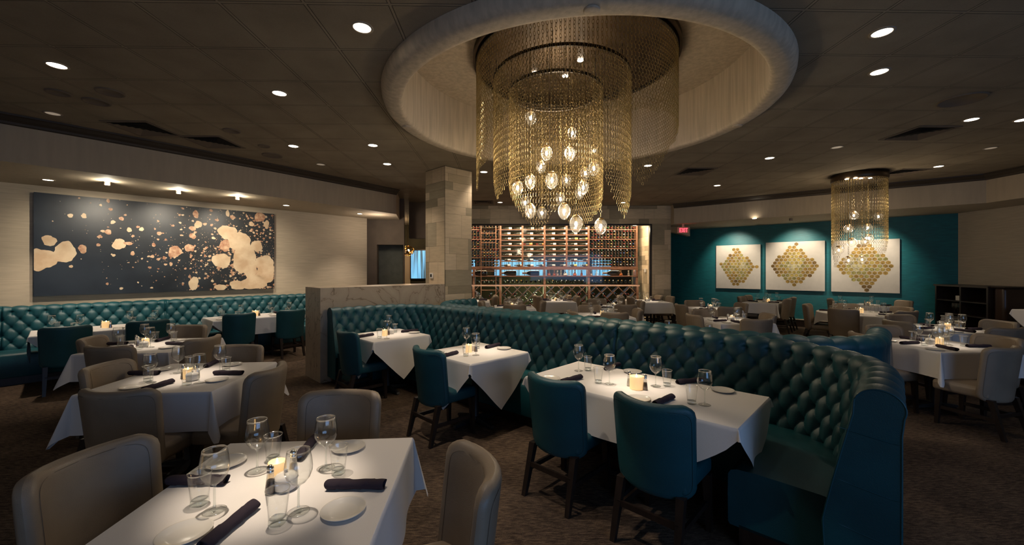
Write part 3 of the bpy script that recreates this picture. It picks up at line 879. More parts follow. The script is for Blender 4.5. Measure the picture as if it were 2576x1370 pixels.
seam1 = [s_near(path1, -.408, 5.68), s_near(path1, 1.14, 4.26)]
root = empty('tufted_booth')
tag(root, 'long teal tufted leather booth curving toward the viewer, its open side facing the camera', 'booth')
tufted(path1, 1, True, seam1, 'backrest', root)
seat_sweep(path1, 1, root, seams=seam1, trim=(.02, .10))
b2 = [(-.74, 7.82), (-1.48, 7.08), (2.81, 3.13), (3.58, 3.94)]
path2 = fillet_path(b2, .70)
root = empty('tufted_booth')
tag(root, 'teal tufted booth standing back to back behind the long booth, facing the wine wall', 'booth')
tufted(path2, -1, True, [s_near(path2, .0, 5.7), s_near(path2, 1.5, 4.3)], 'backrest', root)
seat_sweep(path2, -1, root, trim=(.02, .06))
# straight banquette under the dark painting
g0 = hit(3, (WL0[0] + .747 * .09, WL0[1] - .665 * .09), DL); nW = (.747, -.665)
bp = lambda u: hit(u, (WL0[0] + nW[0] * .09, WL0[1] - nW[1] * -.09), DL)
A_ = bp(3); A_ = (A_[0] - DL[0] * 1.6, A_[1] - DL[1] * 1.6); B_ = bp(700); B_ = (B_[0] + DL[0] * 1.3, B_[1] + DL[1] * 1.3)
path3 = fillet_path([A_, B_], .5)
seam3 = [s_near(path3, *bp(u)) for u in (3, 415, 700)]
root = empty('wall_banquette')
tag(root, 'straight teal tufted banquette along the beige wall under the dark splatter painting', 'booth')
tufted(path3, 1, False, seam3, 'backrest', root)
seat_sweep(path3, 1, root, seams=seam3)


# ================================================================ TABLES, CHAIRS AND PLACE SETTINGS
ZT = .7655


BIG_CANDLES = ('long table', 'round table', 'banquette table')


def ware(kind, x, y, label, group, rz=0.0):
    cat = {'wine_glass': 'wine glass', 'tumbler': 'tumbler', 'plate': 'plate', 'napkin': 'napkin', 'candle': 'candle', 'pepper_shaker': 'pepper shaker', 'salt_shaker': 'salt shaker', 'sugar': 'sugar bowl'}[kind]
    o = WARE[kind].put((x, y, ZT), rz, label, cat, group)
    o.scale = (1, 1, 1) if not (kind == 'candle' and any(q in label for q in BIG_CANDLES)) else (1.42, 1.42, 1.2)
    return o


NOUN = {'wine_glass': 'stemmed wine glass', 'tumbler': 'water tumbler', 'plate': 'white bread plate', 'napkin': 'rolled plum napkin'}


def dining(desc, c, rz, w, d, cloth, seats, explicit=None, centre=('candle', 'pepper_shaker', 'salt_shaker', 'sugar'), r=None, lit=True, skip=(), seed=0, cang=0.0):
    """seats: (phrase, chair kind or None, back-rest position, facing vector)"""
    t = TABLE.put((c[0], c[1], 0), rz, 'dark pedestal of ' + desc, 'table', 'cloth-covered dining tables')
    for ch in t.children:
        if ch.name.startswith('tabletop'):
            if r:
                mb = MB(); mb.lathe([(.0005, .72), (r - .004, .72), (r, .724), (r, .747), (r - .004, .7495), (.0005, .7495)], 64, caps=False); ch.data = mb.build('round_top', M['dark_wood']).data
                bpy.data.objects.remove([o for o in bpy.data.objects if o.name.startswith('round_top')][0])
            else: ch.scale = (w, d, 1)
    cm = cloth_mesh(w, d, cloth, seed, r).build('tablecloth', M['cloth']); cm.location = (c[0], c[1], 0); cm.rotation_euler = (0, 0, rz)
    tag(cm, 'white linen cloth draped over ' + desc, 'tablecloth', 'white tablecloths')
    ux = Vector((cos(rz), sin(rz))); uy = Vector((-sin(rz), cos(rz))); C = Vector(c)
    for si, (ph, kind, B, f) in enumerate(seats):
        f = Vector(f).normalized(); Bv = Vector(B)
        if kind:
            o_ = Bv + f * .275
            P_ = TANC if kind == 'tan' else TEALC
            P_.put((o_.x, o_.y, 0), atan2(-f.x, f.y), ('tan' if kind == 'tan' else 'teal') + ' leather chair on the ' + ph + ' of ' + desc, 'chair', ('tan' if kind == 'tan' else 'teal') + ' dining chairs')
        if explicit: continue
        v = Bv - C; lx, ly = v.dot(ux), v.dot(uy)
        if r: s_ = v.normalized(); half = r; lat = 0
        elif abs(lx) / w > abs(ly) / d: s_ = ux * math.copysign(1, lx); half = w / 2; lat = v.dot(Vector((-s_.y, s_.x)))
        else: s_ = uy * math.copysign(1, ly); half = d / 2; lat = v.dot(Vector((-s_.y, s_.x)))
        left = Vector((-s_.y, s_.x)); fw = -s_; rt = Vector((fw.y, -fw.x)); base = C + left * max(-.45, min(.45, lat))
        rnd = random.Random(seed * 31 + si); j = lambda k: rnd.uniform(-k, k)
        sq_ = 1.0 if half > .43 else .85
        items = (('napkin', .17 * sq_, 0 + j(.02), atan2(fw.y, fw.x) + j(.3)), ('plate', .14 * sq_ + j(.02), -.19, 0), ('wine_glass', .35 * sq_ + j(.02), .15 + j(.02), 0), ('tumbler', .27 * sq_ + j(.02), .09 + j(.02), rnd.random()))
        for k, a, b, ra in items:
            if (k, si) in skip: continue
            q = base + s_ * (half - a) + rt * b
            ware(k, q.x, q.y, NOUN[k] + ' at the ' + ph + ' of ' + desc, NOUN[k] + 's', ra)
    if explicit:
        for it in explicit:
            k, u, v_, ph = it[:4]; p = gp(u, v_, ZT); ra = 0
            if len(it) > 4: p2 = gp(it[4], it[5], ZT); q = gp(u, v_, ZT); ra = atan2(p2.y - q.y, p2.x - q.x); p = (p2 + q) / 2
            if k in NOUN: ware(k, p.x, p.y, NOUN[k] + ' at the ' + ph + ' of ' + desc, NOUN[k] + 's', ra)
            else: ware(k, p.x, p.y, {'candle': 'lit cream pillar candle', 'pepper_shaker': 'silver-topped pepper shaker', 'salt_shaker': 'silver-topped salt shaker', 'sugar': 'white lidded sugar bowl'}[k] + ' at the centre of ' + desc, 'centrepiece items', ra)
    else:
        ca, sa = cos(cang), sin(cang)
        offs = {'candle': (-.05, .01), 'pepper_shaker': (-.0, -.055), 'salt_shaker': (.075, .03), 'sugar': (.035, -.01)}
        if len(centre) < 4: offs = {'candle': (0, 0), 'pepper_shaker': (.075, -.01), 'salt_shaker': (-.075, .01), 'sugar': (.04, .06)}
        for k in centre:
            ox, oy = offs[k]; q = C + Vector((ox * ca - oy * sa, ox * sa + oy * ca))
            ware(k, q.x, q.y, {'candle': 'lit cream pillar candle', 'pepper_shaker': 'silver-topped pepper shaker', 'salt_shaker': 'silver-topped salt shaker', 'sugar': 'white lidded sugar bowl'}[k] + ' at the centre of ' + desc, 'centrepiece items', 0)


G3 = GRID
# --- loose tables in front, left
dining('the nearest table', (-.965, 1.70), radians(4.5), .92, .86, 'a',
       [('right side', 'tan', (-.10, 1.66), (-.93, -.36)), ('far side', 'tan', (-1.07, 2.60), (.02, -1)), ('left side', 'tan', (-1.83, 1.70), (.99, -.13))],
       explicit=[('wine_glass', 539.6, 1284, 'left side'), ('wine_glass', 647, 1184, 'far side'), ('wine_glass', 751, 1286, 'near side'), ('wine_glass', 820, 1177, 'right side'),
                 ('tumbler', 502.5, 1268, 'left side'), ('tumbler', 687, 1158, 'far side'), ('tumbler', 698.5, 1316, 'near side'), ('tumbler', 852, 1190, 'right side'),
                 ('plate', 864, 1286, 'right side'), ('plate', 464, 1346, 'near side'), ('plate', 877, 1128, 'far side'), ('plate', 570, 1166, 'left side'),
                 ('napkin', 815, 1228, 'right side', 975, 1228), ('napkin', 528, 1372, 'near side', 625, 1291), ('napkin', 746, 1163, 'far side', 795, 1106), ('napkin', 420, 1218, 'left side', 575, 1216),
                 ('candle', 697, 1206, ''), ('sugar', 719, 1228, ''), ('pepper_shaker', 680, 1240, ''), ('salt_shaker', 738, 1196, '')], seed=1)
dining('the second table back at left', (-2.73, 3.42), radians(5), .93, .95, 'a',
       [('near side', 'tan', (-2.56, 2.55), (-.02, 1)), ('left side', 'tan', (-3.37, 3.28), (.99, .14)), ('right side', 'tan', (-1.86, 3.2), (-1, -.05)), ('far side', 'tan', (-2.75, 4.15), (0, -1))],
       explicit=[('wine_glass', 378, 962, 'left side'), ('wine_glass', 449, 937, 'far side'), ('wine_glass', 501, 963, 'near side'), ('wine_glass', 553, 933, 'right side'),
                 ('tumbler', 373, 958, 'left side'), ('tumbler', 479, 930, 'far side'), ('tumbler', 470, 968, 'near side'), ('tumbler', 569, 933, 'right side'),
                 ('plate', 546, 957, 'right side'), ('plate', 334, 975, 'near side'), ('plate', 585, 918, 'far side'), ('plate', 408, 930, 'left side'),
                 ('napkin', 536, 942, 'right side', 614, 942), ('napkin', 361, 985, 'near side', 432, 963), ('napkin', 515, 926, 'far side', 552, 909), ('napkin', 322, 943, 'left side', 404, 942),
                 ('candle', 473, 951, ''), ('sugar', 484, 956, ''), ('pepper_shaker', 461, 952, ''), ('salt_shaker', 496, 950, '')], seed=2)
dining('the third table back at left', (-4.24, 4.80), radians(6), .93, .95, 'a',
       [('near side', 'tan', (-4.09, 4.02), (0, 1)), ('left side', 'tan', (-4.82, 4.55), (.92, .40)), ('right side', 'tan', (-3.45, 4.6), (-1, .1)), ('far side', 'tan', (-4.43, 5.62), (0, -1))],
       explicit=[('wine_glass', 297, 873, 'left side'), ('wine_glass', 364, 862, 'far side'), ('wine_glass', 378, 873, 'near side'), ('wine_glass', 430, 860, 'right side'),
                 ('tumbler', 303, 870, 'left side'), ('tumbler', 391, 859, 'far side'), ('tumbler', 351, 877, 'near side'), ('tumbler', 438, 858, 'right side'),
                 ('plate', 421, 875, 'right side'), ('plate', 452, 856, 'far side'), ('plate', 330, 861, 'left side'),
                 ('napkin', 414, 866, 'right side', 468, 868), ('napkin', 262, 868, 'left side', 318, 866), ('napkin', 398, 859, 'far side', 420, 853), ('napkin', 300, 884, 'near side', 330, 874),
                 ('candle', 366, 868, ''), ('sugar', 362, 872, ''), ('pepper_shaker', 347, 870, ''), ('salt_shaker', 343, 866, '')], seed=3)
# --- booth tables
D4 = Vector((.725, -.689)); a4 = atan2(D4.y, D4.x); f4 = (.689, .725)
dining('the long table in the near booth corner', (.966, 3.127), a4, 1.60, .77, 'l',
       [('near left', 'teal', (.25, 2.87), f4), ('near right', 'teal', (.78, 2.37), f4)],
       explicit=[('wine_glass', 1455.5, 932, 'bench left'), ('wine_glass', 1533, 965.6, 'near left'), ('wine_glass', 1649.5, 970.8, 'bench right'), ('wine_glass', 1772.7, 1018, 'near right'),
                 ('tumbler', 1479, 931, 'bench left'), ('tumbler', 1505, 962.7, 'near left'), ('tumbler', 1678, 970, 'bench right'), ('tumbler', 1739.8, 1015, 'near right'),
                 ('plate', 1384.5, 953.7, 'near left'), ('plate', 1607, 1004.7, 'near right'), ('plate', 1591, 936, 'bench left'), ('plate', 1818, 983.4, 'bench right'),
                 ('napkin', 1412, 965, 'near left', 1462, 951), ('napkin', 1644, 1023, 'near right', 1694, 1001), ('napkin', 1528, 930, 'bench left', 1554, 921), ('napkin', 1708, 965, 'bench right', 1764, 960),
                 ('candle', 1601, 977, ''), ('salt_shaker', 1583, 970, ''), ('pepper_shaker', 1623, 980, '')], seed=4)
f5 = (.707, .707)
dining('the middle booth table', (-.40, 4.41), radians(-45), .80, .80, 'b',
       [('chair side', 'teal', (-.88, 3.92), f5), ('bench side', None, (.2, 5.0), (-.7, -.7))],
       explicit=[('wine_glass', 1173, 874, 'bench side'), ('wine_glass', 1197, 893, 'chair side'), ('tumbler', 1200, 876, 'bench side'), ('tumbler', 1172, 895, 'chair side'),
                 ('plate', 1268, 877, 'bench side'), ('plate', 1100, 888, 'chair side'), ('napkin', 1221, 877, 'bench side', 1258, 868), ('napkin', 1109, 900, 'chair side', 1151, 889),
                 ('candle', 1179, 885, ''), ('pepper_shaker', 1197, 884, ''), ('sugar', 1189, 880, '')], seed=5)
dining('the booth table beside the marble divider', (-1.71, 5.56), radians(-45), .80, .80, 'b',
       [('chair side', 'teal', (-2.12, 5.03), f5), ('bench side', None, (-1.1, 6.15), (-.7, -.7))],
       explicit=[('wine_glass', 979, 832, 'bench side'), ('wine_glass', 973, 851, 'chair side'), ('tumbler', 994, 836, 'bench side'), ('tumbler', 955, 850, 'chair side'),
                 ('plate', 1042, 837, 'bench side'), ('plate', 902, 843, 'chair side'), ('napkin', 1012, 836, 'bench side', 1050, 833), ('napkin', 899, 850, 'chair side', 940, 843),
                 ('candle', 968, 844, ''), ('pepper_shaker', 977, 842, ''), ('sugar', 983, 839, '')], seed=6)
nW2 = Vector((.747, -.665)); dL = Vector(DL)


def bench_table(desc, c, seed, extra=0):
    C = Vector(c)
    st = []
    for s_, ph in ((-.42, 'left'), (.42, 'right')):
        b = C + nW2 * .70 + dL * (s_ + extra); st.append(('chair side ' + ph, 'teal', (b.x, b.y), (-nW2.x, -nW2.y)))
    for s_, ph in ((-.42, 'left'), (.42, 'right')):
        b = C - nW2 * .70 + dL * s_; st.append(('bench ' + ph, None, (b.x, b.y), (nW2.x, nW2.y)))
    dining(desc, c, atan2(DL[1], DL[0]), 1.50, .76, 'l', st, centre=('candle', 'pepper_shaker', 'salt_shaker'), seed=seed)


bench_table('the banquette table under the painting', (-6.25, 6.22), 7)
bench_table('the banquette table near the marble divider', (-4.95, 7.80), 8)
# --- far tables, right and centre
S = .92
R = lambda *a: a


def four(desc, c, seats, seed, w=S, d=S, rz=None, cloth='a', r=None):
    dining(desc, c, G3 if rz is None else rz, w, d, cloth, seats, seed=seed, r=r, cang=seed * .3)


four('the round table under the small chandelier', (7.15, 8.33), [('near left', 'tan', (6.40, 7.85), (.83, .56)), ('near right', 'tan', (7.34, 7.42), (-.15, .99)), ('right side', 'tan', (8.08, 8.28), (-1, .05)), ('far side', 'tan', (7.50, 9.12), (-.40, -.92)), ('left side', 'tan', (6.50, 8.98), (.70, -.70))], 12, r=.70)
four('the table nearest the right edge', (5.08, 4.86), [('near side', 'tan', (4.94, 3.98), (-.27, .96)), ('right side', 'tan', (5.68, 4.66), (-1, 0)), ('left side', 'tan', (4.19, 4.84), (1, .1)), ('far side', 'tan', (5.08, 5.60), (0, -1))], 10)
four('the table in front of the dark cabinet', (6.55, 6.12), [('near side', 'tan', (6.56, 5.28), (0, 1)), ('right side', 'tan', (7.36, 6.03), (-1, .05)), ('left side', 'tan', (5.70, 6.05), (1, 0)), ('far side', 'tan', (6.55, 6.90), (0, -1))], 11)
four('the table under the right honeycomb picture', (8.85, 10.05), [('right side', 'tan', (9.72, 9.92), (-1, .1)), ('left side', 'tan', (8.32, 10.62), (.8, -.6))], 13)
dT9 = radians(45 - 3)
four('the table under the middle honeycomb picture', (7.02, 11.15), [('near right', 'tan', (7.22, 10.50), (-.72, .69)), ('far right', 'tan', (7.74, 11.05), (-.72, .69)), ('near left', 'tan', (6.42, 11.42), (.70, -.71)), ('far left', 'tan', (6.92, 11.95), (.70, -.71))], 9, 1.2, .8, dT9)
four('the booth-side table before the left honeycomb picture', (3.87, 7.12), [('near side', 'tan', (3.82, 6.22), (0, 1)), ('right side', 'tan', (4.50, 6.98), (-.99, .15)), ('left side', 'tan', (3.05, 6.93), (1, .05)), ('far side', 'tan', (3.70, 7.84), (0, -1))], 14)
four('the farther table before the left honeycomb picture', (4.55, 9.25), [('near side', 'tan', (4.50, 8.25), (0, 1)), ('right side', 'tan', (5.30, 9.20), (-1, 0)), ('left side', 'tan', (3.66, 8.92), (1, .05)), ('far side', 'tan', (4.50, 10.05), (0, -1))], 15)
four('the table beside the stone pier', (3.80, 11.35), [('near right', 'tan', (4.56, 11.45), (-1, 0)), ('far right', 'tan', (4.40, 11.92), (-1, 0)), ('near left', 'tan', (3.24, 11.25), (1, 0)), ('far left', 'tan', (3.12, 11.85), (1, 0))], 16, .92, 1.15)
four('the table second from the stone pier', (2.47, 9.72), [('near side', 'tan', (2.50, 8.78), (0, 1)), ('right side', 'tan', (3.17, 9.75), (-1, .1)), ('left side', 'tan', (1.66, 9.35), (1, 0)), ('far side', 'tan', (2.2, 10.56), (.1, -1))], 17)
four('the table closest behind the long booth', (1.80, 7.92), [('near side', 'tan', (1.84, 7.14), (0, 1)), ('right side', 'tan', (2.48, 7.78), (-1, .1)), ('left side', 'tan', (1.06, 7.5), (1, .1)), ('far side', 'tan', (1.66, 8.72), (0, -1))], 18)
four('the wine-wall table between two pairs of chairs', (1.28, 11.50), [('near left', 'tan', (.73, 11.45), (1, 0)), ('far left', 'tan', (.64, 11.9), (1, 0)), ('near right', 'tan', (1.90, 11.50), (-1, 0)), ('far right', 'tan', (1.72, 11.95), (-1, 0))], 19, .86, 1.1)
four('the table centred before the wine racks', (.05, 9.68), [('near side', 'tan', (.06, 8.78), (0, 1)), ('far side', 'tan', (.03, 10.56), (0, -1)), ('left side', 'tan', (-.78, 9.72), (1, 0)), ('right side', 'tan', (.79, 9.75), (-1, .05))], 20)
four('the table behind the stone column', (-1.10, 11.35), [('near right', 'tan', (-.42, 11.55), (-1, 0)), ('far right', 'tan', (-.46, 11.95), (-1, 0)), ('left side', 'tan', (-1.85, 11.3), (1, 0))], 21, .9, 1.0)
# tables hidden behind the booth's spine: their glasses show above it
for k, (c, dsc) in enumerate((((-.35, 7.12), 'the hidden booth table nearest the column'), ((.86, 6.02), 'the hidden middle table behind the booth spine'), ((2.10, 4.98), 'the hidden table near the rolled booth arm'))):
    C = Vector(c); t = TABLE.put((c[0], c[1], 0), radians(-42), 'dark pedestal of ' + dsc, 'table', 'cloth-covered dining tables')
    for ch in t.children:
        if ch.name.startswith('tabletop'): ch.scale = (.76, .76, 1)
    cm = cloth_mesh(.76, .76, 'b', 40 + k).build('tablecloth', M['cloth']); cm.location = (c[0], c[1], 0); cm.rotation_euler = (0, 0, radians(-42)); tag(cm, 'white linen cloth draped over ' + dsc, 'tablecloth', 'white tablecloths')
    offs = [(-.02, .22)] if k < 2 else [(-.06, .30), (.42, -.18)]
    for q, (ox, oy) in enumerate(offs):
        if k == 2 and q == 1: ox, oy = .30, -.05
        ware('wine_glass', C.x + ox, C.y + oy, ('second ' if q else '') + 'stemmed wine glass on ' + dsc, 'stemmed wine glasses')


# ================================================================ WINE WALL
YR = 13.3; KR = YR / F
rx = lambda u: (u - CX) * KR
rzv = lambda v: EYE + (CY - v) * KR
RW = empty('wine_rack'); tag(RW, 'walnut wine rack filling the whole wall behind the glass', 'wine rack')
xl, xr = rx(1120), rx(1602)
posts = [1120, 1259, 1314.5, 1370, 1425.6, 1481, 1602]
DPT = .30


def part_box(name, x0, y0, z0, x1, y1, z1, m=None):
    mb = MB(); mb.box(x0, y0, z0, x1, y1, z1); return mb.build(name, m or M['rack_wood'], RW)


zb = rzv(670); ztop = rzv(556)
for u in posts: part_box('upright', rx(u) - .03, YR, zb, rx(u) + .03, YR + DPT, ztop)
shv = [577.4, 590.6, 603.7, 617.4, 630.8, 644, 656.9]
for u0, u1 in zip(posts[1:5], posts[2:6]):
    for v in shv: part_box('shelf', rx(u0) + .03, YR + .01, rzv(v) - .014, rx(u1) - .03, YR + DPT - .02, rzv(v) + .014)
for u0, u1 in ((1120, 1259), (1481, 1602)):
    for v in (577.4, 601.5, 625, 648): part_box('shelf', rx(u0) + .03, YR - .01, rzv(v) - .012, rx(u1) - .03, YR + DPT - .02, rzv(v) + .012)
part_box('beam', xl - .03, YR - .02, rzv(678), xr + .03, YR + DPT, rzv(670))
part_box('shelf', xl - .03, YR - .03, rzv(695.5), xr + .03, YR + DPT, rzv(693))
part_box('counter', xl - .03, YR - .16, rzv(719), xr + .05, YR + DPT, rzv(715.5))
part_box('plinth', xl - .03, YR - .10, 0, xr + .03, YR + DPT, .12)
for u in (1120, 1192, 1259, 1370, 1481, 1602):
    part_box('upright', rx(u) - .035, YR - .02, rzv(693), rx(u) + .035, YR + DPT, rzv(678))
    part_box('upright', rx(u) - .035, YR - .02, rzv(715.5), rx(u) + .035, YR + DPT, rzv(695.5))
    part_box('upright', rx(u) - .035, YR - .10, .12, rx(u) + .035, YR + DPT, rzv(719))
# thin cell dividers of the two outer sections
cellR = [rx(1481) + .06 + (rx(1602) - rx(1481) - .12) * (k + .5) / 14 for k in range(14)]
pw = (rx(1602) - rx(1481) - .12) / 14
cellL = [rx(1259) - .06 - pw * (k + .5) for k in range(15)]
zr = []
for z0, z1, n in ((rzv(577.4), rzv(561.5), 2), (rzv(601.5), rzv(577.4), 3), (rzv(625), rzv(601.5), 3), (rzv(648), rzv(625), 3), (rzv(670), rzv(648), 3)):
    for k in range(n): zr.append(z0 + .016 + (z1 - z0 - .016) * (k + .5) / n)
mb = MB()
for cells in (cellR, cellL):
    for x in cells: mb.box(x + pw / 2 - .005, YR + .03, zb, x + pw / 2 + .005, YR + .06, ztop - .02)
mb.build('cell_divider_lattice', M['rack_wood'], RW)
# crossed bins below the counter
zc0, zc1 = .14, rzv(719)
for u0, u1, nn in ((1125, 1192, 1), (1192, 1257, 1), (1261, 1368, 2), (1372, 1479, 2), (1483, 1600, 2)):
    x0, x1 = rx(u0) + .02, rx(u1) - .02; h = zc1 - zc0; p = (x1 - x0) / nn; mb = MB()
    for k in range(-2, nn + 2):
        for sg in (1, -1):
            for half_ in (0, .5):
                xa = x0 + (k + half_) * p; xb = xa + sg * h * 1.0
                # clip the slanted board to the bay
                za, ze = zc0, zc1; xs, xe = xa, xb
                if sg > 0:
                    if xs < x0: za += (x0 - xs) / (xe - xs) * h; xs = x0
                    if xe > x1: ze -= (xe - x1) / (xb - xa) * h; xe = x1
                else:
                    if xs > x1: za += (xs - x1) / (xs - xe) * h; xs = x1
                    if xe < x0: ze -= (x0 - xe) / (xa - xb) * h; xe = x0
                if ze - za < .1: continue
                if half_ and nn == 1: continue
                t = .014
                vs = [(xs - t, YR - .02, za), (xs + t, YR - .02, za), (xe + t, YR - .02, ze), (xe - t, YR - .02, ze), (xs - t, YR + .26, za), (xs + t, YR + .26, za), (xe + t, YR + .26, ze), (xe - t, YR + .26, ze)]
                mb.add(vs, [(0, 1, 2, 3), (7, 6, 5, 4), (0, 4, 5, 1), (1, 5, 6, 2), (2, 6, 7, 3), (3, 7, 4, 0)])
    mb.build('crossed_bin_slats', M['rack_wood'], RW)


def bottle_mesh(n=12, lab=True):
    """lies along y, neck toward -y; body radius .037"""
    prof = [(.0005, .145, 0), (.034, .145, 0), (.037, .138, 1 if lab else 0), (.037, .04, 0), (.037, -.02, 0), (.030, -.055, 0), (.0155, -.085, 2), (.0145, -.150, 2), (.0165, -.152, 2), (.0165, -.160, 2), (.0005, -.161, 2)]
    mb = MB(); mb.lathe([(p[0], -p[1], p[2]) for p in prof], n, 0, Matrix.Rotation(pi / 2, 4, 'X'), caps=False); return mb


bottles = []
for c in CAPS:
    o = bottle_mesh().build('wine_bottle', [M['bottle'], M['label_white'], c]); bottles.append([o, False])
labs = [M['label_white'], mat('orange_label', (.65, .22, .06), .7), mat('yellow_label', (.6, .5, .12), .7)]
lyings = []
for i, c in enumerate((CAPS[1], CAPS[0], CAPS[3])):
    o = bottle_mesh().build('wine_bottle', [M['bottle'], labs[i], c]); lyings.append([o, False])


def put_bottle(pool, i, loc, rot, label, group):
    o, used = pool[i]
    if used: o = o.copy(); COL.objects.link(o)
    pool[i][1] = True; o.location = loc; o.rotation_euler = rot
    for k in ('label', 'category', 'group'):
        if k in o: del o[k]
    return tag(o, label, 'bottle', group)


rnd = random.Random(5)
for z in zr:
    for x in cellR:
        hi = z > rzv(601); ci = rnd.choices(range(7), (6, 6, 4, 2, 1, 1, .5) if hi else (3, 8, 3, 4, 2, 1, 1))[0]
        put_bottle(bottles, ci, (x, YR + .13, z), (0, 0, 0), 'wine bottle lying neck out in the right-hand racking cells', 'bottles in the right-hand cells')
rnd = random.Random(6)
for u0, u1 in zip(posts[1:5], posts[2:6]):
    for v in shv + [670]:
        z = rzv(v) + (.014 if v != 670 else 0) + .038
        ti = 0
        if (u0, v) in ((1314.5, 617.4), ): ti = 1
        if v == 670 and u0 == 1425.6 or v == 603.7 and u0 == 1425.6: ti = 2
        for fr_ in (.30, .83):
            x = rx(u0) + (rx(u1) - rx(u0)) * (fr_ + rnd.uniform(-.04, .04))
            put_bottle(lyings, ti, (x, YR + .07, z), (0, 0, -pi / 2 + rnd.uniform(-.06, .06)), 'wine bottle lying sideways, label showing, on the middle rack shelves', 'label-out bottles on the middle shelves')
for u0, u1 in ((1196, 1256), (1263, 1364), (1376, 1475), (1487, 1592)):
    n = int((u1 - u0) / 10.5)
    for k in range(n):
        x = rx(u0) + (rx(u1) - rx(u0)) * (k + .5) / n
        put_bottle(bottles, rnd.choice((1, 2, 3)), (x, YR + .10, rzv(715.5) + .105), (-.25, .45, -.3 + rnd.uniform(-.1, .1)), 'wine bottle propped slantwise on the narrow shelf above the counter', 'slanted bottles above the counter')
mb = MB(); rnd = random.Random(8); proto_b = bottle_mesh(10)
for x in cellL:
    for z in zr:
        m_ = rnd.choice((2, 2, 3, 4)); b = len(mb.v)
        if rnd.random() < .06: continue
        mb.add(proto_b.v, [], 0, True, Matrix.Translation((x, YR + .13, z)))
        for f, mi in zip(proto_b.f, proto_b.m): mb.f.append(tuple(b + q for q in f)); mb.m.append(0 if mi < 2 else m_); mb.s.append(True)
o = mb.build('stored_wine_bottles', [M['bottle'], M['label_white'], CAPS[1], CAPS[0], CAPS[2]], kind='stuff'); tag(o, 'dark wine bottles packed neck out in the left-hand racking cells', 'bottles')
mb = MB()
for u0, u1, nn in ((1192, 1257, 1), (1261, 1368, 2), (1372, 1479, 2), (1483, 1600, 2)):
    x0, x1 = rx(u0) + .02, rx(u1) - .02; p = (x1 - x0) / nn; h = zc1 - zc0
    for k in range(nn * 2):
        for lev in (0, 1, 2):
            cx = x0 + (k * .5 + .25 * (lev % 2) + .12) * p; zb_ = zc0 + .06 + lev * h * .30
            for row in range(3 if lev < 2 else 2):
                for j in range(row + 1):
                    xx = cx + (j - row / 2) * .08; z = zb_ + row * .066
                    if not (x0 + .04 < xx < x1 - .04) or rnd.random() < .12: continue
                    m_ = 3 if (u0 == 1372 and k == 3) else rnd.choice((2, 2, 3, 4)); b = len(mb.v)
                    mb.add(proto_b.v, [], 0, True, Matrix.Translation((xx, YR + .12, z)))
                    for f, mi in zip(proto_b.f, proto_b.m): mb.f.append(tuple(b + q for q in f)); mb.m.append(0 if mi < 2 else m_); mb.s.append(True)
o = mb.build('binned_wine_bottles', [M['bottle'], M['label_white'], CAPS[1], CAPS[0], CAPS[3]], kind='stuff'); tag(o, 'wine bottles heaped neck out in the crossed bins below the counter', 'bottles')
# big bottles lying on the display shelf
M['amber'] = mat('amber_spirit', (.45, .13, .03), .15, spec=.8)
zsd = rzv(693)
mb = MB(); mb.lathe([(.0005, .26, 0), (.07, .26, 0), (.082, .24, 0), (.082, .0, 0), (.075, -.06, 0), (.035, -.15, 1), (.030, -.27, 1), (.034, -.275, 1), (.034, -.30, 1), (.0005, -.30, 1)], 20, 0, Matrix.Rotation(-pi / 2, 4, 'Y'), caps=False)
big = mb.build('magnum_bottle', [M['bottle'], M['china']]); first = True
for u, dsc in ((1204, 'lying beside the ladder'), (1279, 'lying at the left end of the curtain-backed bay'), (1337, 'lying at the right end of the curtain-backed bay'), (1541, 'lying among decanters in the end bay')):
    o = big if first else big.copy()
    if not first: COL.objects.link(o)
    first = False; o.location = (rx(u), YR + .12, zsd + .083); o.rotation_euler = (0, 0, pi if u != 1541 else pi)
    tag(o, 'oversized dark bottle ' + dsc, 'bottle', 'oversized bottles on the display shelf')
names = ['squat', 'triangular', 'round thin', 'pale', 'broad clear', 'small pale', 'round amber', 'narrow gold', 'clear square', 'fat pale', 'amber ridged', 'small clear']
for k, (u, sh, am, hh) in enumerate(((1381, 1.1, 1, .19), (1395, 1.0, 1, .19), (1403, .8, 0, .17), (1412, .7, 0, .19), (1423, 1.3, 0, .2), (1433, .7, 0, .18), (1447, 1.2, 1, .19), (1464, .8, 1, .18), (1488, .9, 0, .19), (1503, 1.2, 0, .19), (1563, 1.2, 1, .18), (1583, .7, 0, .18))):
    r = empty('decanter', (rx(u), YR + .08, zsd)); w_ = .052 * sh; mb = MB()
    mb.lathe([(.0005, .001), (w_ * .8, .001), (w_, .02), (w_ * .95, .06), (w_ * .5, .10), (.014, .115), (.014, hh - .045)], 16, caps=False); mb.build('body', M['amber'] if am else M['globe'] if k % 2 else M['china'], r)
    mb = MB(); mb.lathe([(.012, hh - .045), (.02, hh - .04), (.024, hh - .02), (.012, hh), (.0005, hh + .002)], 12); mb.build('stopper', M['glass_rim'] if not am else M['brass'], r)
    tag(r, names[k] + ' spirit decanter on the display shelf', 'decanter')
# rolling ladder
r = empty('library_ladder'); tag(r, 'slim wooden rolling ladder hung in front of the left racking', 'ladder')
yl = YR - .14
for u in (1211, 1248): mb = MB(); mb.box(rx(u) - .012, yl, .05, rx(u) + .012, yl + .04, rzv(568)); mb.build('rail', M['rack_wood'], r)
for k in range(9):
    z = .35 + k * .31
    mb = MB(); mb.box(rx(1211), yl + .005, z, rx(1248), yl + .035, z + .02); mb.build('rung', M['rack_wood'], r)
mb = MB(); mb.box(rx(1205), yl + .03, rzv(574), rx(1254), YR, rzv(573)); mb.build('hook_bar', M['steel'], r)

# ================================================================ CHANDELIERS
PITCH = .036


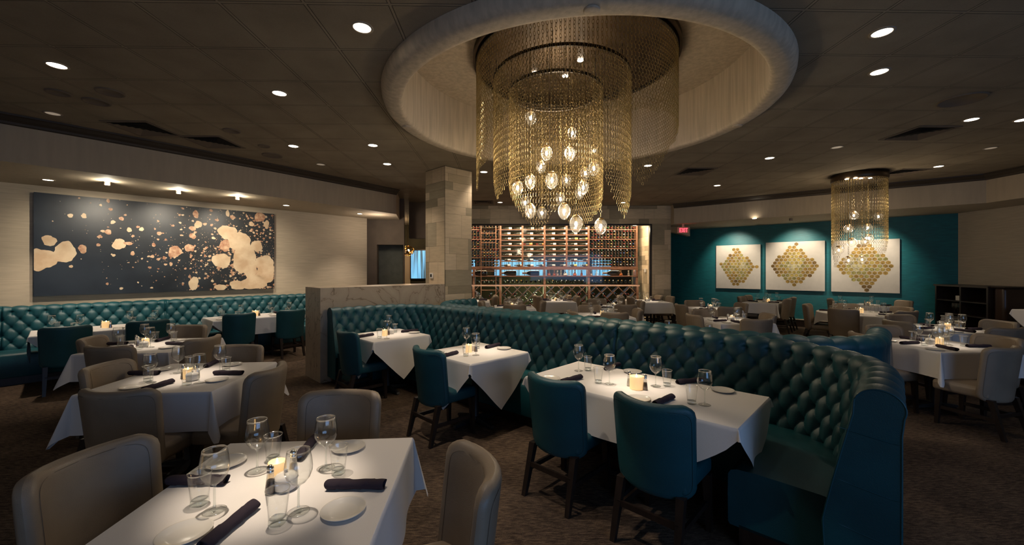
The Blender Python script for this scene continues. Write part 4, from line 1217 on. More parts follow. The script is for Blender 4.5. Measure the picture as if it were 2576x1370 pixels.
def link_mesh(mb, z, turn, wx=.0125, hz=.0215, wr=.0024, nseg=9, T=None):
    vs = []; fs = []
    for i in range(nseg):
        a = 2 * pi * i / nseg; c, s_ = cos(a), sin(a)
        for k in range(3):
            b = 2 * pi * k / 3; rr = wr * cos(b); x = c * (wx + rr); zz = s_ * (hz + rr); y = wr * sin(b)
            vs.append((x, y, z + zz) if not turn else (-y, x, z + zz))
    for i in range(nseg):
        for k in range(3):
            fs.append((i * 3 + k, ((i + 1) % nseg) * 3 + k, ((i + 1) % nseg) * 3 + (k + 1) % 3, i * 3 + (k + 1) % 3))
    mb.add(vs, fs, 0, True, T)


CH = {}


def chain_data(n):
    if n not in CH:
        mb = MB()
        for i in range(n): link_mesh(mb, -.02 - i * PITCH, i % 2)
        o = mb.build('chain', M['gold']); CH[n] = o.data; bpy.data.objects.remove(o)
    return CH[n]


def curtain_of_chains(root, rings, keep):
    """rings: (centre, radius, top z, spacing, function angle -> bottom z); the ones nearest the viewer are parts, the rest one part"""
    allc = []
    for (cx, cy), rad, zt_, sp, fn in rings:
        n = int(2 * pi * rad / sp)
        for i in range(n):
            th = 2 * pi * i / n; x, y = cx + rad * cos(th), cy + rad * sin(th)
            allc.append((x * x + y * y, x, y, zt_, max(4, int((zt_ - fn(th)) / PITCH)), th))
    allc.sort(); rest = MB()
    for k, (_, x, y, z, n, th) in enumerate(allc):
        if k < keep:
            o = bpy.data.objects.new('chain', chain_data(n)); COL.objects.link(o); o.parent = root; o.location = (x, y, z); o.rotation_euler = (0, 0, th + pi / 4)
        else:
            T_ = Matrix.Translation((x, y, z)) @ Matrix.Rotation(th + pi / 4, 4, 'Z')
            for i in range(n): link_mesh(rest, -.02 - i * PITCH, i % 2, nseg=8, T=T_)
    if rest.v: o = rest.build('chain_curtain', M['gold'], root, kind='stuff')


def curve_of(pts):
    def fn(t):
        a = math.degrees(t) % 360; q = list(pts) + [(pts[0][0] + 360, pts[0][1])]
        for (a0, z0), (a1, z1) in zip(q, q[1:]):
            if a0 <= a <= a1: return z0 + (z1 - z0) * (a - a0) / (a1 - a0)
        return q[0][1]
    return fn


def hoop(root, c, rad, z, h, th, name, m):
    mb = MB(); mb.lathe([(rad, z), (rad, z + h), (rad - th, z + h), (rad - th, z), (rad, z)], 96, 0, Matrix.Translation((c[0], c[1], 0)), caps=False); return mb.build(name, m, root)


def globe(root, x, y, z, zt_, rad, egg):
    mb = MB(); n = 14; prof = []
    for i in range(1, n):
        a = pi * i / n; rr = rad * sin(a) * (1 + .12 * cos(a) if egg else 1); prof.append((rr, z + rad * (1.32 if egg else 1.0) * cos(a)))
    T_ = Matrix.Translation((x, y, 0))
    mb.lathe([(.0005, z - rad * (1.32 if egg else 1.0))] + prof[::-1], 24, 0, T_, caps=False); o = mb.build('glass_globe', M['globe'], root)
    ht = rad * (1.32 if egg else 1.0)
    mb = MB(); mb.lathe([(.0005, z + ht * 1.10), (rad * .30, z + ht * 1.08), (rad * .52, z + ht * .93), (rad * .55, z + ht * .84), (rad * .25, z + ht * .82), (rad * .22, z + ht * .35), (.0005, z + ht * .34)], 20, 0, T_, caps=False); mb.build('brass_cap', M['brass'], o)
    mb = MB(); mb.lathe([(.0005, z + ht * .34), (.012, z + ht * .26), (.016, z + ht * .02), (.010, z - ht * .22), (.0005, z - ht * .30)], 12, 0, T_, caps=False); mb.build('bulb', M['bulb'], o)
    n = max(2, int((zt_ - z - ht * 1.08) / PITCH)); c = bpy.data.objects.new('hanging_chain', chain_data(n)); COL.objects.link(c); c.parent = o; c.location = (x, y, z + ht * 1.08 + n * PITCH + .02)


ch = empty('chain_chandelier'); tag(ch, 'large tiered chandelier of gold chains and glass egg lamps in the ceiling dome', 'chandelier')
R1 = RC; R2 = (.60, 4.95); R3 = (.53, 4.93)
mb = MB(); mb.lathe([(.0005, 4.12), (1.17, 4.12), (1.20, 4.10), (1.20, 4.19), (.0005, 4.19)], 96, 0, Matrix.Translation((R1[0], R1[1], 0))); mb.build('canopy', M['canopy'], ch)
hoop(ch, R1, 1.165, 4.085, .035, .02, 'rim', M['steel'])
hoop(ch, R2, .83, 3.95, .035, .02, 'hoop', M['steel']); hoop(ch, R3, .57, 3.80, .035, .02, 'hoop', M['steel'])
for i in range(6):
    a = 2 * pi * i / 6 + .3
    for c_, rad, z in ((R2, .82, 3.985), (R3, .56, 3.835)):
        mb = MB(); mb.tube([(c_[0] + rad * cos(a), c_[1] + rad * sin(a), z), (c_[0] + rad * cos(a), c_[1] + rad * sin(a), 4.12)], .004, 6); mb.build('hanger', M['steel'], ch)
curtain_of_chains(ch, [
    (R1, 1.155, 4.09, .042, curve_of(((0, 3.12), (29, 2.78), (47, 3.12), (90, 3.3), (150, 3.15), (172, 2.9), (188, 2.54), (201, 2.92), (230, 3.2), (270, 3.1), (310, 3.2), (340, 3.2)))),
    (R2, .82, 3.955, .038, curve_of(((0, 2.87), (45, 3.0), (90, 2.75), (135, 3.1), (160, 2.95), (180, 2.79), (200, 2.45), (218, 2.58), (250, 2.95), (280, 3.0), (311, 2.30), (320, 2.21), (334, 2.42)))),
    (R3, .56, 3.805, .035, curve_of(((0, 2.45), (50, 2.17), (90, 2.5), (135, 2.9), (180, 2.68), (227, 2.2), (244, 2.04), (262, 2.26), (284, 2.42), (310, 2.65), (335, 2.7))))], 100)
for u, v, y in ((1335, 297, 4.6), (1375, 386, 4.7), (1434, 387, 4.85), (1495, 379, 5.2), (1440, 335, 5.15), (1361, 420, 5.0), (1334, 457, 4.6), (1302, 473, 4.62), (1388, 454, 4.45), (1425, 454, 5.3), (1472, 436, 5.2), (1494, 424, 4.65),
                (1467, 472, 4.8), (1458, 486, 5.25), (1321, 510, 5.3), (1334, 531, 4.75), (1363, 536, 5.35), (1410, 501, 5.3), (1419, 532, 4.5), (1449, 564, 4.35), (1511, 570, 4.5)):
    wpx = {1388: 32, 1449: 33, 1419: 31, 1511: 31}.get(u, 28 if y < 5 else 24)
    globe(ch, (u - CX) * y / F, y, zat(v, y), 4.12, wpx * .5 * y / F, True)
for u, v in ((1460, 152), (1346, 184), (1422, 192)):
    h = 2.44; y = F * h / (CY - v); mb = MB(); mb.lathe([(.0005, 4.108), (.035, 4.108), (.035, 4.12)], 20, 0, Matrix.Translation(((u - CX) * y / F, y, 0))); mb.build('spot_lens', M['lens'], ch)

sc_c = (7.0, 8.15)
ch = empty('chain_chandelier'); tag(ch, 'small round chandelier of gold chains hanging over the round table', 'chandelier')
mb = MB(); mb.lathe([(.0005, 3.44), (.44, 3.44), (.455, 3.46), (.455, 3.58), (.0005, 3.58)], 64, 0, Matrix.Translation((sc_c[0], sc_c[1], 0)), caps=False); mb.build('canopy', M['canopy'], ch)
curtain_of_chains(ch, [(sc_c, .43, 3.44, .042, curve_of(((0, 1.92), (25, 2.1), (90, 2.3), (150, 2.1), (172, 1.64), (192, 2.0), (215, 2.25), (270, 2.15), (320, 2.25), (340, 2.0))))], 100)
for u, v, y in ((2148, 542, 8.1), (2209.7, 544.5, 8.3), (2133.7, 575, 8.0), (2183, 573, 8.2), (2142, 609, 7.95), (2177, 608, 8.35), (2185.6, 599, 8.1), (2110, 629, 8.1), (2134.6, 655, 7.9), (2168.7, 653, 8.0)):
    globe(ch, (u - CX) * y / F, y, zat(v, y), 3.44, .082, False)
for u, v in ((2130, 451), (2152, 444), (2166, 449), (2189, 443)):
    h = 1.76; y = min(8.4, max(7.85, F * h / (CY - v))); mb = MB(); mb.lathe([(.0005, 3.43), (.03, 3.43), (.03, 3.44)], 16, 0, Matrix.Translation(((u - CX) * y / F, y, 0))); mb.build('spot_lens', M['lens'], ch)

# ================================================================ CEILING FITTINGS


def downlight(u, v, z, lit, label, rad=.068):
    p = gp(u, v, z); r = empty('downlight', (p.x, p.y, z)); mb = MB()
    mb.lathe([(rad + .018, -.0005), (rad + .018, -.006), (rad, -.007), (rad - .004, .0)], 32, caps=False); mb.build('trim_ring', M['trim_white'], r)
    mb = MB(); mb.lathe([(rad, -.0035), (.0005, -.0035)], 32, caps=False); mb.build('lens', M['lens'] if lit else M['lens_dim'], r)
    tag(r, label, 'ceiling light', 'lit downlights' if lit else 'dim downlights'); return p


dl = [(143, 164, 'above the second left table'), (911, 69, 'nearest the ring, above the nearest table'), (703, 234, 'between the vents and the dome'), (738, 367, 'left of the pair before the column'), (938, 365, 'right of the pair before the column'),
      (974, 412, 'closest to the soffit end'), (1217, 432, 'just right of the column top'), (2219, 81, 'closest to the viewer right of the dome'), (2212, 180, 'second from the viewer right of the dome'), (2444, 300, 'left of the pair at the far right'),
      (2572, 301, 'right of the pair at the far right'), (1936, 397, 'between the dome and small chandelier'), (1804, 466, 'before the teal wall soffit'), (2361, 418, 'right of the small chandelier'), (1630, 416, 'seen through the right chain curtain'),
      (1258, 508.5, 'before the wine wall, near the column'), (1568, 509, 'before the wine wall, near the pier')]
for u, v, s_ in dl: downlight(u, v, ZC - .001, True, 'lit round ceiling downlight ' + s_)
for u, v, s_ in ((133, 285, 'by the dark crown moulding, left end'), (807, 413, 'behind the two lit lights left of the column'), (2492, 372, 'above the right soffit'), (2105, 370, 'in front of the small chandelier')):
    downlight(u, v, ZC - .001, False, 'unlit round ceiling downlight ' + s_)
for u, v, s_ in ((121, 452, 'left end, above the dark painting'), (720, 516, 'just right of the dark painting'), (905, 537, 'at the right end of the left soffit'), (1898, 549, 'above the left honeycomb picture')):
    downlight(u, v, ZS - .001, True, 'lit downlight in the soffit, ' + s_, .058)


def disc(name, u, v, z, rad, label, cat, group):
    p = gp(u, v, z); mb = MB(); mb.lathe([(.0005, -.004), (rad - .02, -.004), (rad - .015, -.012), (rad, -.012), (rad + .004, 0)], 36, caps=False)
    o = mb.build(name, M['tiles'] if z > 3.3 else M['trim_white']); o.location = (p.x, p.y, z); tag(o, label, cat, group)


M['speaker'] = mat('painted_grille', (.155, .118, .086), .9)
for u, v, rad, s_ in ((277, 231, .12, 'beside the two others left of the vents'), (243, 255, .12, 'below the first, near the crown'), (147, 232, .10, 'leftmost of the three near the crown'), (583, 328, .10, 'between the two vents and the dome'), (685, 390, .15, 'beyond the vents, near the crown'),
                      (664, 367, .08, 'small, beyond the second vent'), (2420, 250, .20, 'large, in the right part of the tiles')):
    p = gp(u, v, ZC); mb = MB(); mb.lathe([(.0005, -.006), (rad - .02, -.006), (rad - .016, -.014), (rad, -.014), (rad + .004, 0)], 36, caps=False); o = mb.build('ceiling_speaker', M['speaker']); o.location = (p.x, p.y, ZC - .0005)
    tag(o, 'round painted ceiling grille, ' + s_, 'ceiling speaker', 'round ceiling grilles')
for u, v, s_ in ((1484, 53, 'nearest, on the ring of the dome'), (1003, 320, 'on the left of the ring'), (1848, 316, 'on the right of the ring')):
    # cover plates under the ring
    h = 3.448 - EYE; y = F * h / (CY - v); x = (u - CX) * y / F; q = Vector((x - RC[0], y - RC[1])).normalized() * 2.07
    mb = MB(); mb.lathe([(.0005, -.012), (.05, -.012), (.056, -.008), (.058, 0)], 28, caps=False); o = mb.build('sprinkler_cover', M['dome']); o.location = (RC[0] + q.x, RC[1] + q.y, 3.4485); tag(o, 'small round sprinkler cover ' + s_, 'sprinkler cover', 'sprinkler covers')
for u, v, s_ in ((360, 323, 'nearest the crown at left'), (537, 357, 'second from the left'), (2310, 335, 'in the right part of the tiles'), (2270, 433, 'beside the small chandelier'), (1748, 431, 'between the dome and the teal wall'), (1215, 508, 'in front of the wine wall')):
    p = gp(u, v, ZC); r = empty('ceiling_vent', (p.x, p.y, ZC - .001), CGRID); tag(r, 'square louvred ceiling vent ' + s_, 'vent', 'ceiling vents')
    def ringq(mb, a, za, b, zb_, m_=0):
        A = [(a, a, za), (-a, a, za), (-a, -a, za), (a, -a, za)]; B = [(b, b, zb_), (-b, b, zb_), (-b, -b, zb_), (b, -b, zb_)]
        mb.add(A + B, [(k, (k + 1) % 4, 4 + (k + 1) % 4, 4 + k) for k in range(4)], m_)
    mb = MB(); ringq(mb, .30, 0, .298, -.008); ringq(mb, .298, -.008, .262, -.010); mb.build('frame', M['speaker'], r)
    mb = MB(); mb.add([(.262, .262, -.002), (-.262, .262, -.002), (-.262, -.262, -.002), (.262, -.262, -.002)], [(0, 1, 2, 3)], 1)  # near-black sheet painted in for the shade behind the louvres
    for k in range(5): ringq(mb, .255 - k * .05, -.016, .228 - k * .05, -.004)
    mb.build('louvre_slats', [M['speaker'], M['void']], r)
# small surface spots on the left soffit
M['spot_body'] = mat('taupe_lamp_body', (.22, .18, .14), .5)
sp = []
for u, v, s_ in ((270, 461, 'left'), (449, 483, 'middle'), (597, 498, 'right')):
    p = gp(u, v, ZS - .03); r = empty('surface_spotlight', (p.x, p.y, ZS)); sp.append(p); tag(r, s_ + ' one of three small spotlights above the dark painting', 'spotlight', 'painting spotlights')
    mb = MB(); mb.lathe([(.0005, -.062), (.034, -.062), (.036, -.058), (.036, -.012), (.0005, -.010)], 24, caps=False); mb.build('body', M['spot_body'], r)
    mb = MB(); mb.lathe([(.030, -.010), (.030, -.003), (.0005, -.002)], 20); mb.build('lens', M['lens'], r)
p = gp(1990, 552, ZS - .03); r = empty('surface_spotlight', (p.x, p.y, ZS)); tag(r, 'small spotlight under the right soffit above the teal wall', 'spotlight', 'picture spotlights')
mb = MB(); mb.lathe([(.0005, -.062), (.04, -.062), (.042, -.058), (.042, 0)], 24, caps=False); mb.build('body', M['spot_body'], r)

# ================================================================ PICTURES
M['paint_dark'] = mat('blue_black_paint', (.012, .016, .020), .42, var=.5, scale=1.6, bump=.2, bscale=6)
M['paint_cream'] = mat('cream_paint', (.66, .52, .35), .55, col2=(.52, .36, .22), scale=5, detail=7)
M['paint_rust'] = mat('rust_paint', (.60, .40, .25), .55, col2=(.34, .15, .08), scale=14, detail=5)
PW = (WL0[0] + nW[0] * .075, WL0[1] + nW[1] * .075)


def on_wall(u, v):
    x, y = hit(u, PW, DL); t = (x - PW[0]) * DL[0] + (y - PW[1]) * DL[1]; return t, zat(v, y)


t0, zA = on_wall(84.7, 482.5); _, zB = on_wall(83, 745); t1, _ = on_wall(690, 600); zA = 2.80 if zA > 4 else zA
pc = empty('abstract_painting'); tag(pc, 'wide dark canvas splattered with cream and rust paint above the banquette', 'painting')
Mx = Matrix(((DL[0], 0, nW[0], PW[0]), (DL[1], 0, nW[1], PW[1]), (0, 1, 0, 0), (0, 0, 0, 1)))     # local x along the wall, y up, z off the wall
mb = MB(); mb.box(t0, zB, -.045, t1, zA, 0, 0, Mx)
rnd = random.Random(9); lay = [0]


def splat(cx, cy, ra, rb, mi, rough=.16):
    n = 9 if ra < .012 else 26 if ra < .05 else 48; lay[0] += 1; off = .0006 + lay[0] * 1.5e-6
    ph = [rnd.uniform(0, 6.28) for _ in range(6)]; pts = []
    for i in range(n):
        a = 2 * pi * i / n; k = 1 + rough * (.5 * sin(2 * a + ph[0]) + .4 * sin(3 * a + ph[1]) + .3 * sin(5 * a + ph[2]) + .15 * sin(9 * a + ph[3]) + .10 * sin(14 * a + ph[4]))
        x = min(t1 - .002, max(t0 + .002, cx + ra * k * cos(a))); y = min(zA - .002, max(zB + .002, cy + rb * k * sin(a))); pts.append((x, y, off))
    mb.add(pts, [tuple(range(n))], mi, False, Mx)


W_, H_ = t1 - t0, zA - zB
for k in range(2600):
    x = rnd.random() ** .62; dens = x ** 2.2 + .06
    if rnd.random() > dens * 1.3: continue
    y = rnd.random() if rnd.random() < .45 else min(.98, max(.02, rnd.gauss(.62 - .35 * x, .17)))
    r_ = .004 + .022 * rnd.random() ** 4 + (.014 if rnd.random() < .05 else 0); splat(t0 + W_ * x, zB + H_ * y, r_ * rnd.uniform(.8, 1.3), r_, rnd.choice((1, 2, 2)), .25)
for x, y, ra, rb, mi in ((300, 590, 66, 45, 1), (225, 760, 140, 98, 1), (440, 695, 105, 88, 1), (600, 665, 38, 38, 2), (830, 512, 28, 24, 2), (928, 622, 58, 48, 1), (1010, 615, 45, 12, 2), (1430, 690, 58, 52, 2), (1560, 655, 42, 33, 2), (1640, 445, 34, 30, 1), (1618, 352, 26, 32, 2),
                         (1905, 515, 80, 60, 1), (2015, 600, 95, 80, 1), (1880, 635, 50, 48, 2), (1850, 770, 78, 66, 1), (2010, 770, 55, 110, 1), (2100, 830, 75, 85, 1), (2195, 378, 45, 42, 2), (2165, 640, 50, 52, 1), (2240, 790, 75, 70, 1), (2235, 900, 80, 80, 1), (2150, 965, 125, 62, 1),
                         (2000, 990, 75, 42, 1), (1600, 975, 42, 62, 1), (2090, 715, 70, 65, 1), (490, 365, 24, 18, 1), (1020, 493, 24, 18, 1), (1130, 487, 22, 16, 1), (950, 392, 22, 16, 2), (1590, 548, 30, 24, 2), (2295, 850, 30, 80, 1), (1840, 1010, 50, 30, 1), (1590, 480, 30, 20, 2), (880, 722, 16, 12, 1),
                         (742, 628, 18, 14, 2), (1050, 705, 20, 18, 2), (496, 822, 18, 13, 1), (2255, 440, 24, 30, 1), (2120, 440, 24, 18, 1), (1240, 628, 18, 16, 2), (822, 978, 14, 11, 2), (948, 1020, 16, 12, 1), (830, 232, 16, 16, 2), (852, 308, 18, 12, 2), (1905, 345, 18, 26, 1), (1950, 380, 24, 16, 2), (1290, 525, 24, 14, 2)):
    t, z = on_wall(40 + x / 3.578, 440 + y / 3.578); ta, za = on_wall(40 + (x + ra) / 3.578, 440 + (y - rb) / 3.578); splat(t, z, max(.008, ta - t), max(.008, za - z), mi)
mb.build('canvas', [M['paint_dark'], M['paint_cream'], M['paint_rust']], pc)

GOLDS = [mat('gold_leaf_' + n, c, .42, .35, var=.35, scale=16, detail=6) for n, c in (('light', (.44, .34, .10)), ('mid', (.34, .22, .055)), ('dark', (.18, .11, .035)), ('olive', (.32, .28, .09)), ('pale', (.50, .45, .24)))]
nR = Vector((-dR.y, dR.x)) * -1      # toward the room
for i, (u0, u1, ph) in enumerate(((1801.5, 1913, 'left'), (1926.5, 2075, 'middle'), (2091, 2263.5, 'right'))):
    q0 = (WR0[0] + nR.x * .06, WR0[1] + nR.y * .06); a = hit(u0, q0, dR); b = hit(u1, q0, dR)
    ta = (a[0] - q0[0]) * dR.x + (a[1] - q0[1]) * dR.y; tb = (b[0] - q0[0]) * dR.x + (b[1] - q0[1]) * dR.y
    Mx = Matrix(((dR.x, 0, nR.x, q0[0]), (dR.y, 0, nR.y, q0[1]), (0, 1, 0, 0), (0, 0, 0, 1)))
    r = empty('honeycomb_picture'); tag(r, ph + ' white picture of gold honeycomb hexagons on the teal wall', 'picture', 'honeycomb pictures')
    yc = (a[1] + b[1]) / 2; zb_, zt_ = zat((725.5, 730, 735)[i], yc), zat((616, 607.5, 603)[i], yc)
    mb = MB(); mb.box(ta, zb_, -.04, tb, zt_, 0, 0, Mx); mb.build('canvas', M['canvas_white'], r)
    mb = MB(); rnd = random.Random(60 + i); W2 = (tb - ta) / 2; H2 = (zt_ - zb_) / 2; hx = .058; cx = (ta + tb) / 2; cy = (zb_ + zt_) / 2
    nn_ = 0
    for row in range(-9, 10):
        for col_ in range(-8, 9):
            x = (col_ + (.5 if row % 2 else 0)) * hx * 1.80; y = row * hx * 1.56
            e = abs(x) / (W2 * .86) + abs(y) / (H2 * .97)
            if e > 1.0 + (rnd.random() - .62) * .14: continue
            g = 1.5 - 3.2 * (sqrt(x * x + y * y) / .62) ** 1.5 + .6 * sin(x * 9 + i * 2) + rnd.uniform(-.8, .8)
            mi = 4 if g > 1.9 else 0 if g > .8 else 3 if g > .2 else 1 if g > -1.3 else 2
            nn_ += 1; mb.add([(cx + x + hx * .93 * sin(pi / 3 * k), cy + y + hx * .90 * cos(pi / 3 * k), .0012) for k in range(6)][::-1], [tuple(range(6))], mi, False, Mx)
    mb.build('hexagon_pattern', GOLDS, r)

# ================================================================ SMALL WALL THINGS AND THE DARK CORNER
M['exit_red'] = mat('lit_red_letters', (.6, .02, .03), .5, emit=(1.0, .045, .07), estr=2.2)
M['exit_body'] = mat('exit_housing', (.38, .28, .18), .5, emit=(1, .2, .2), estr=.04)
ex = empty('exit_sign', ((1719 - CX) * 12.0 / F, 12.0, zat(578.5, 12.0))); tag(ex, 'small red lit EXIT sign under the soffit beside the stone pier', 'sign')
mb = MB(); mb.rbox((0, .02, 0), (.165, .022, .088), .006); mb.build('housing', M['exit_body'], ex)
mb = MB(); mb.box(-.03, .01, .086, .03, .03, ZS - zat(578.5, 12.0)); mb.build('canopy_mount', M['exit_body'], ex)
mb = MB(); t = .020; lh = .062; yy = -.006


def bar(x0, z0, x1, z1, w_=t):
    d = Vector((x1 - x0, z1 - z0)); l = d.length; d.normalize(); n = Vector((-d.y, d.x)) * w_ / 2
    mb.add([(x0 + n.x, yy, z0 + n.y), (x0 - n.x, yy, z0 - n.y), (x1 - n.x, yy, z1 - n.y), (x1 + n.x, yy, z1 + n.y)] + [(x0 + n.x, .0, z0 + n.y), (x0 - n.x, .0, z0 - n.y), (x1 - n.x, .0, z1 - n.y), (x1 + n.x, .0, z1 + n.y)], [(0, 1, 2, 3), (0, 4, 5, 1), (1, 5, 6, 2), (2, 6, 7, 3), (3, 7, 4, 0)])


bar(-.105, -lh, -.105, lh); [bar(-.105, z, -.052, z) for z in (-lh + t / 2, 0, lh - t / 2)]
bar(-.038, -lh, .018, lh); bar(-.038, lh, .018, -lh)
bar(.042, -lh, .042, lh)
bar(.095, -lh, .095, lh); bar(.062, lh - t / 2, .128, lh - t / 2)
mb.build('lettering', M['exit_red'], ex)

th = empty('thermostat'); tag(th, 'small white wall thermostat on the left face of the stone column', 'thermostat')
k = hit(1087, cL, (cF[0] - cL[0], cF[1] - cL[1])); dC = Vector((cF[0] - cL[0], cF[1] - cL[1])).normalized(); nC = Vector((dC.y, -dC.x)); zq = zat(693, k[1])
th.location = (k[0] + nC.x * .006, k[1] + nC.y * .006, zq); th.rotation_euler = (0, 0, atan2(dC.y, dC.x))
mb = MB(); mb.rbox((0, -.010, 0), (.050, .010, .052), .004); mb.build('plate', M['china'], th)
mb = MB(); mb.box(-.026, -.0215, -.026, .026, -.020, .030); mb.build('screen', M['void'], th)
p = (4.295, 12.95); o = MB().rbox((0, 0, 0), (.02, .05, .06), .006).build('thermostat', M['china']); o.location = (4.278, 12.95, zat(680, 12.95)); tag(o, 'small white thermostat inside the wine room on its side wall', 'thermostat')

# open cabinet at the right with folded linen, plates and glasses
cab = empty('service_cabinet'); tag(cab, 'dark open-shelved service cabinet against the right wall', 'cabinet')
c0 = (9.95, 9.5); c1 = (9.64, 8.18); dc = Vector((c1[0] - c0[0], c1[1] - c0[1])); LC = dc.length; dc.normalize(); zct = 1.315
Mc = Matrix(((dc.x, -dc.y, 0, c0[0]), (dc.y, dc.x, 0, c0[1]), (0, 0, 1, 0), (0, 0, 0, 1)))    # x along the front, y into the depth
def cb(name, x0, y0, z0, x1, y1, z1): mb = MB(); mb.box(x0, y0, z0, x1, y1, z1, 0, Mc); return mb.build(name, M['dark_wood'], cab)
cb('top', -.02, -.02, zct - .04, LC + .02, .55, zct); cb('side_panel', 0, 0, 0, .04, .53, zct - .04); cb('side_panel', LC - .04, 0, 0, LC, .53, zct - .04); cb('divider', LC / 2 - .02, .01, .1, LC / 2 + .02, .52, zct - .04)
cb('back_panel', .04, .50, .06, LC - .04, .52, zct - .04); cb('bottom', .04, .01, .06, LC - .04, .5, .1)
SHZ = (.96, .66, .36)
for z in SHZ: cb('shelf', .04, .01, z - .012, LC - .04, .5, z + .012)
pos = lambda x, y, z: Mc @ Vector((x, y, z))
for k in range(5):
    mb = MB(); mb.rbox((0, 0, .011), (.07, .07, .010), .004); o = mb.build('side_plate', M['china']); o.location = pos(LC / 2 - .11, .12, SHZ[0] + .0125 + k * .0205); o.rotation_euler = (0, 0, atan2(dc.y, dc.x))
    tag(o, 'square white side plate, number %s up in the cabinet stack' % ('one', 'two', 'three', 'four', 'five')[k], 'plate', 'side plates stacked in the cabinet')
for k in range(3):
    q = pos(LC / 2 - .10 - .09 * k, .10, SHZ[1] + .013); WARE['wine_glass'].put(q, 0, ('first', 'second', 'third')[k] + ' wine glass from the divider on the middle cabinet shelf', 'wine glass', 'wine glasses stored in the cabinet')
for k in range(6):
    mb = MB(); mb.rbox((0, 0, .019), (.13 - .006 * (k % 2), .14, .018), .012); o = mb.build('folded_linen', M['cloth']); o.location = pos(.22 + .01 * sin(k * 2), .18, SHZ[2] + .013 + k * .038); o.rotation_euler = (0, 0, atan2(dc.y, dc.x) + .1 * sin(k * 3))
    tag(o, 'folded white tablecloth, %s from the bottom of the cabinet linen pile' % ('first', 'second', 'third', 'fourth', 'fifth', 'sixth')[k], 'linen', 'folded linen in the cabinet')
M['brown_leather'] = mat('dark_brown_leather', (.030, .016, .011), .33, var=.2, scale=3)
bo = empty('leather_booth'); tag(bo, 'dark brown leather booth beyond the service cabinet at the right edge', 'booth')
Mq = Matrix.Translation((9.68, 7.94, 0))
mb = MB(); mb.rbox((.48, .09, .88), (.48, .10, .42), .06, M=Mq); mb.build('backrest', M['brown_leather'], bo)
mb = MB(); mb.rbox((.48, -.27, .34), (.48, .28, .13), .05, M=Mq); mb.build('seat', M['brown_leather'], bo)
mb = MB(); mb.box(0, -.5, 0, .96, .18, .22, 0, Mq); mb.build('plinth', M['dark_wood'], bo)
mb = MB(); mb.box(-.02, -.02, 1.29, .96, .21, 1.315, 0, Mq); mb.build('cap_rail', M['dark_wood'], bo)
ct = (9.70, 7.10); t = TABLE.put((ct[0], ct[1], 0.16), 0, 'dark pedestal of the corner table by the leather booth', 'table', 'cloth-covered dining tables')
for chd in t.children:
    if chd.name.startswith('tabletop'): chd.scale = (.8, .8, 1)
cm = cloth_mesh(.8, .8, 'b', 77).build('tablecloth', M['cloth']); cm.location = (ct[0], ct[1], 0.16); tag(cm, 'white linen cloth draped over the corner table by the leather booth', 'tablecloth', 'white tablecloths')

mb = MB(); mb.box(9.1, 6.4, 0, 10.66, 7.43, .16); mb.build('floor_platform', M['carpet'], kind='structure')
# gold sculptural lamp in the far room
gl = empty('sculptural_lamp', ((1026 - CX) * 14.2 / F, 14.2, zat(630, 14.2))); tag(gl, 'clustered gold leaf-like lamp in the far room left of the column', 'lamp')
rnd = random.Random(4); mb = MB()
for k in range(60):
    a, b = rnd.uniform(0, 6.28), rnd.uniform(-1, 1); d = Vector((cos(a) * sqrt(1 - b * b), sin(a) * sqrt(1 - b * b), b * .8)) * .20
    Tm = Matrix.Translation(d) @ d.to_track_quat('Z', 'Y').to_matrix().to_4x4(); mb.lathe([(.0005, .008), (.03, .004), (.042, .012)], 8, 0, Tm, caps=False)
mb.build('gold_petals', M['brass'], gl)
mb = MB(); mb.lathe([(.0005, -.06), (.05, -.03), (.06, 0), (.05, .03), (.0005, .06)], 12, caps=False); mb.build('bulb', mat('glow', (1, .7, .3), .5, emit=(1, .6, .25), estr=14), gl)
mb = MB(); mb.tube([(0, 0, .1), (0, 0, ZC - gl.location.z)], .008, 6); mb.build('stem', M['brass'], gl)

# ================================================================ LAMP LIGHT AND ADDED FILLS
def tspot(c, e=46, off=(0, 0), cone=62, blend=.55, size=.035, core=True):
    p = (c[0] + off[0], c[1] + off[1], ZC - .05)
    light('downlight_lamp', 'SPOT', p, e * (.17 if core else 1), WARM, (c[0], c[1], .76), size, cone, 1.0 if core else blend)
    if core: light('downlight_lamp', 'SPOT', p, e * 3.0, WARM, (c[0], c[1], .76), size, 18, 1.0)


tspot((-1.0, 1.68), 70, (-.22, .18), 52)
tspot((-2.73, 3.40), 62, (-.1, .2), 52)
tspot((-4.24, 4.80), 56, (.1, .1), 52)
tspot((.98, 3.12), 62, (-.2, .15), 54)
tspot((-.40, 4.45), 44, (.1, -.05), 46)
tspot((-1.71, 5.60), 44, (.1, -.05), 46)
tspot((-6.25, 6.22), 44, (0, 0), 52); tspot((-4.95, 7.80), 44, (0, 0), 52)
for c in ((7.15, 8.33), (5.08, 4.86), (6.55, 6.12), (8.85, 10.0), (7.0, 11.1), (3.87, 7.12), (4.55, 9.25), (3.8, 11.35), (2.47, 9.72), (1.8, 7.92), (1.28, 11.5), (.05, 9.68), (-1.1, 11.35)):
    tspot(c, 48, (.1, .1), 50)
# the other lit ceiling lights, straight down, wide
for u, v, e in ((938, 365, 40), (974, 412, 40), (1217, 432, 32), (1630, 416, 18), (738, 367, 14), (2212, 180, 14), (2361, 418, 20), (1258, 508, 38), (1568, 509, 38)):
    p = gp(u, v, ZC); light('downlight_lamp', 'SPOT', (p.x, p.y, ZC - .05), e, WARM, (p.x, p.y, 0), .04, 105, .8)
# aisle pools
tspot((-.35, 3.45), 75, (-.75, -.1), 48, .12, core=False); tspot((.15, 2.0), 40, (-.9, .4), 40, .15, core=False); tspot((3.35, 3.0), 20, (0, .3), 52, .3, core=False)
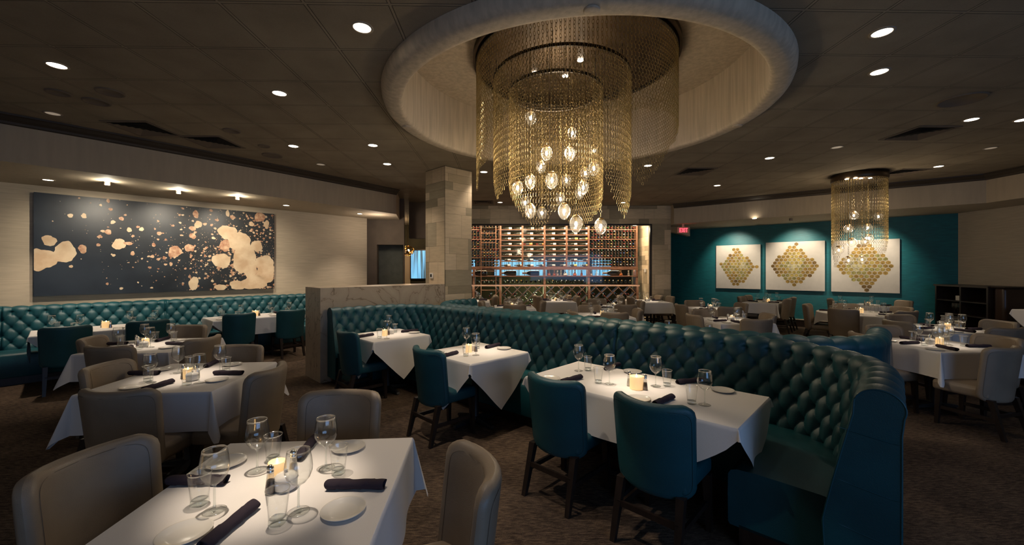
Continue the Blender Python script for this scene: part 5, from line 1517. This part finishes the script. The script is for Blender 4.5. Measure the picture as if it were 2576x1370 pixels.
# chandelier glow
for x, y, z, e in ((.55, 4.9, 3.1, 16), (.35, 4.75, 2.5, 16), (.85, 4.8, 2.35, 16), (.6, 5.2, 3.5, 10)): light('chandelier_lamp', 'POINT', (x, y, z), e, (1, .80, .56), size=.10)
light('chandelier_lamp', 'POINT', (7.0, 8.1, 2.3), 11, (1, .80, .56), size=.10); light('chandelier_lamp', 'POINT', (7.0, 8.1, 3.0), 6, (1, .80, .56), size=.10)
for p in sp: light('painting_lamp', 'POINT', (p.x + .05, p.y - .05, ZS - .05), 5, (1, .9, .7), size=.02)
light('passage_fill', 'POINT', (-3.3, 9.9, 2.7), 7, WARM, size=.1)  # added fill that lifts the dim passage, no fixture there
# spots on the dark painting, washers on the walls
for p, (u, v) in zip(sp, ((250, 560), (440, 560), (600, 600))):
    x, y = hit(u, PW, DL); light('painting_lamp', 'SPOT', (p.x + .06, p.y - .05, ZS - .09), 52, (1, .88, .70), (x, y, 1.9), .04, 96, .9)
for u in (121, 720, 905):
    p = gp(u, {121: 452, 720: 516, 905: 537}[u], ZS - .02); light('soffit_lamp', 'SPOT', (p.x, p.y, ZS - .03), 75, WARM, (p.x - .1, p.y, 0), .04, 84, .8)
for u in (1850, 2010, 2180):
    q = hit(u, WR0, dR); light('picture_lamp', 'SPOT', (q[0] + nR.x * 1.0, q[1] + nR.y * 1.0, ZS - .05), 84, (1, .85, .66), (q[0], q[1], 1.9), .05, 84, .8)
# wine room: warm strips under the ceiling and below the counter
light('rack_strip_light', 'AREA', (1.2, 12.62, 3.35), 150, (1, .74, .50), (1.2, 13.6, 1.4), 6.0, size_y=.06)
light('rack_strip_light', 'AREA', (1.2, YR + .2, rzv(679)), 14, (1, .72, .42), (1.2, YR + .15, 0), 6.0, size_y=.05)
light('rack_strip_light', 'AREA', (1.2, YR - .3, 1.12), 8, (1, .8, .55), (1.2, YR + .3, .5), 6.0, size_y=.05)
light('wine_room_fill', 'POINT', (3.9, 12.8, 2.9), 9, (1, .9, .62), size=.06)  # added fill inside the wine room, no lamp hangs there
light('far_room_fill', 'POINT', (-4.0, 15.5, 2.6), 26, (1, .7, .42), size=.1)  # added warm fill for the far room
light('far_room_fill', 'POINT', (1.0, 16.0, .8), 26, (.8, .9, .45), size=.2)  # added greenish fill on the far wall below the windows
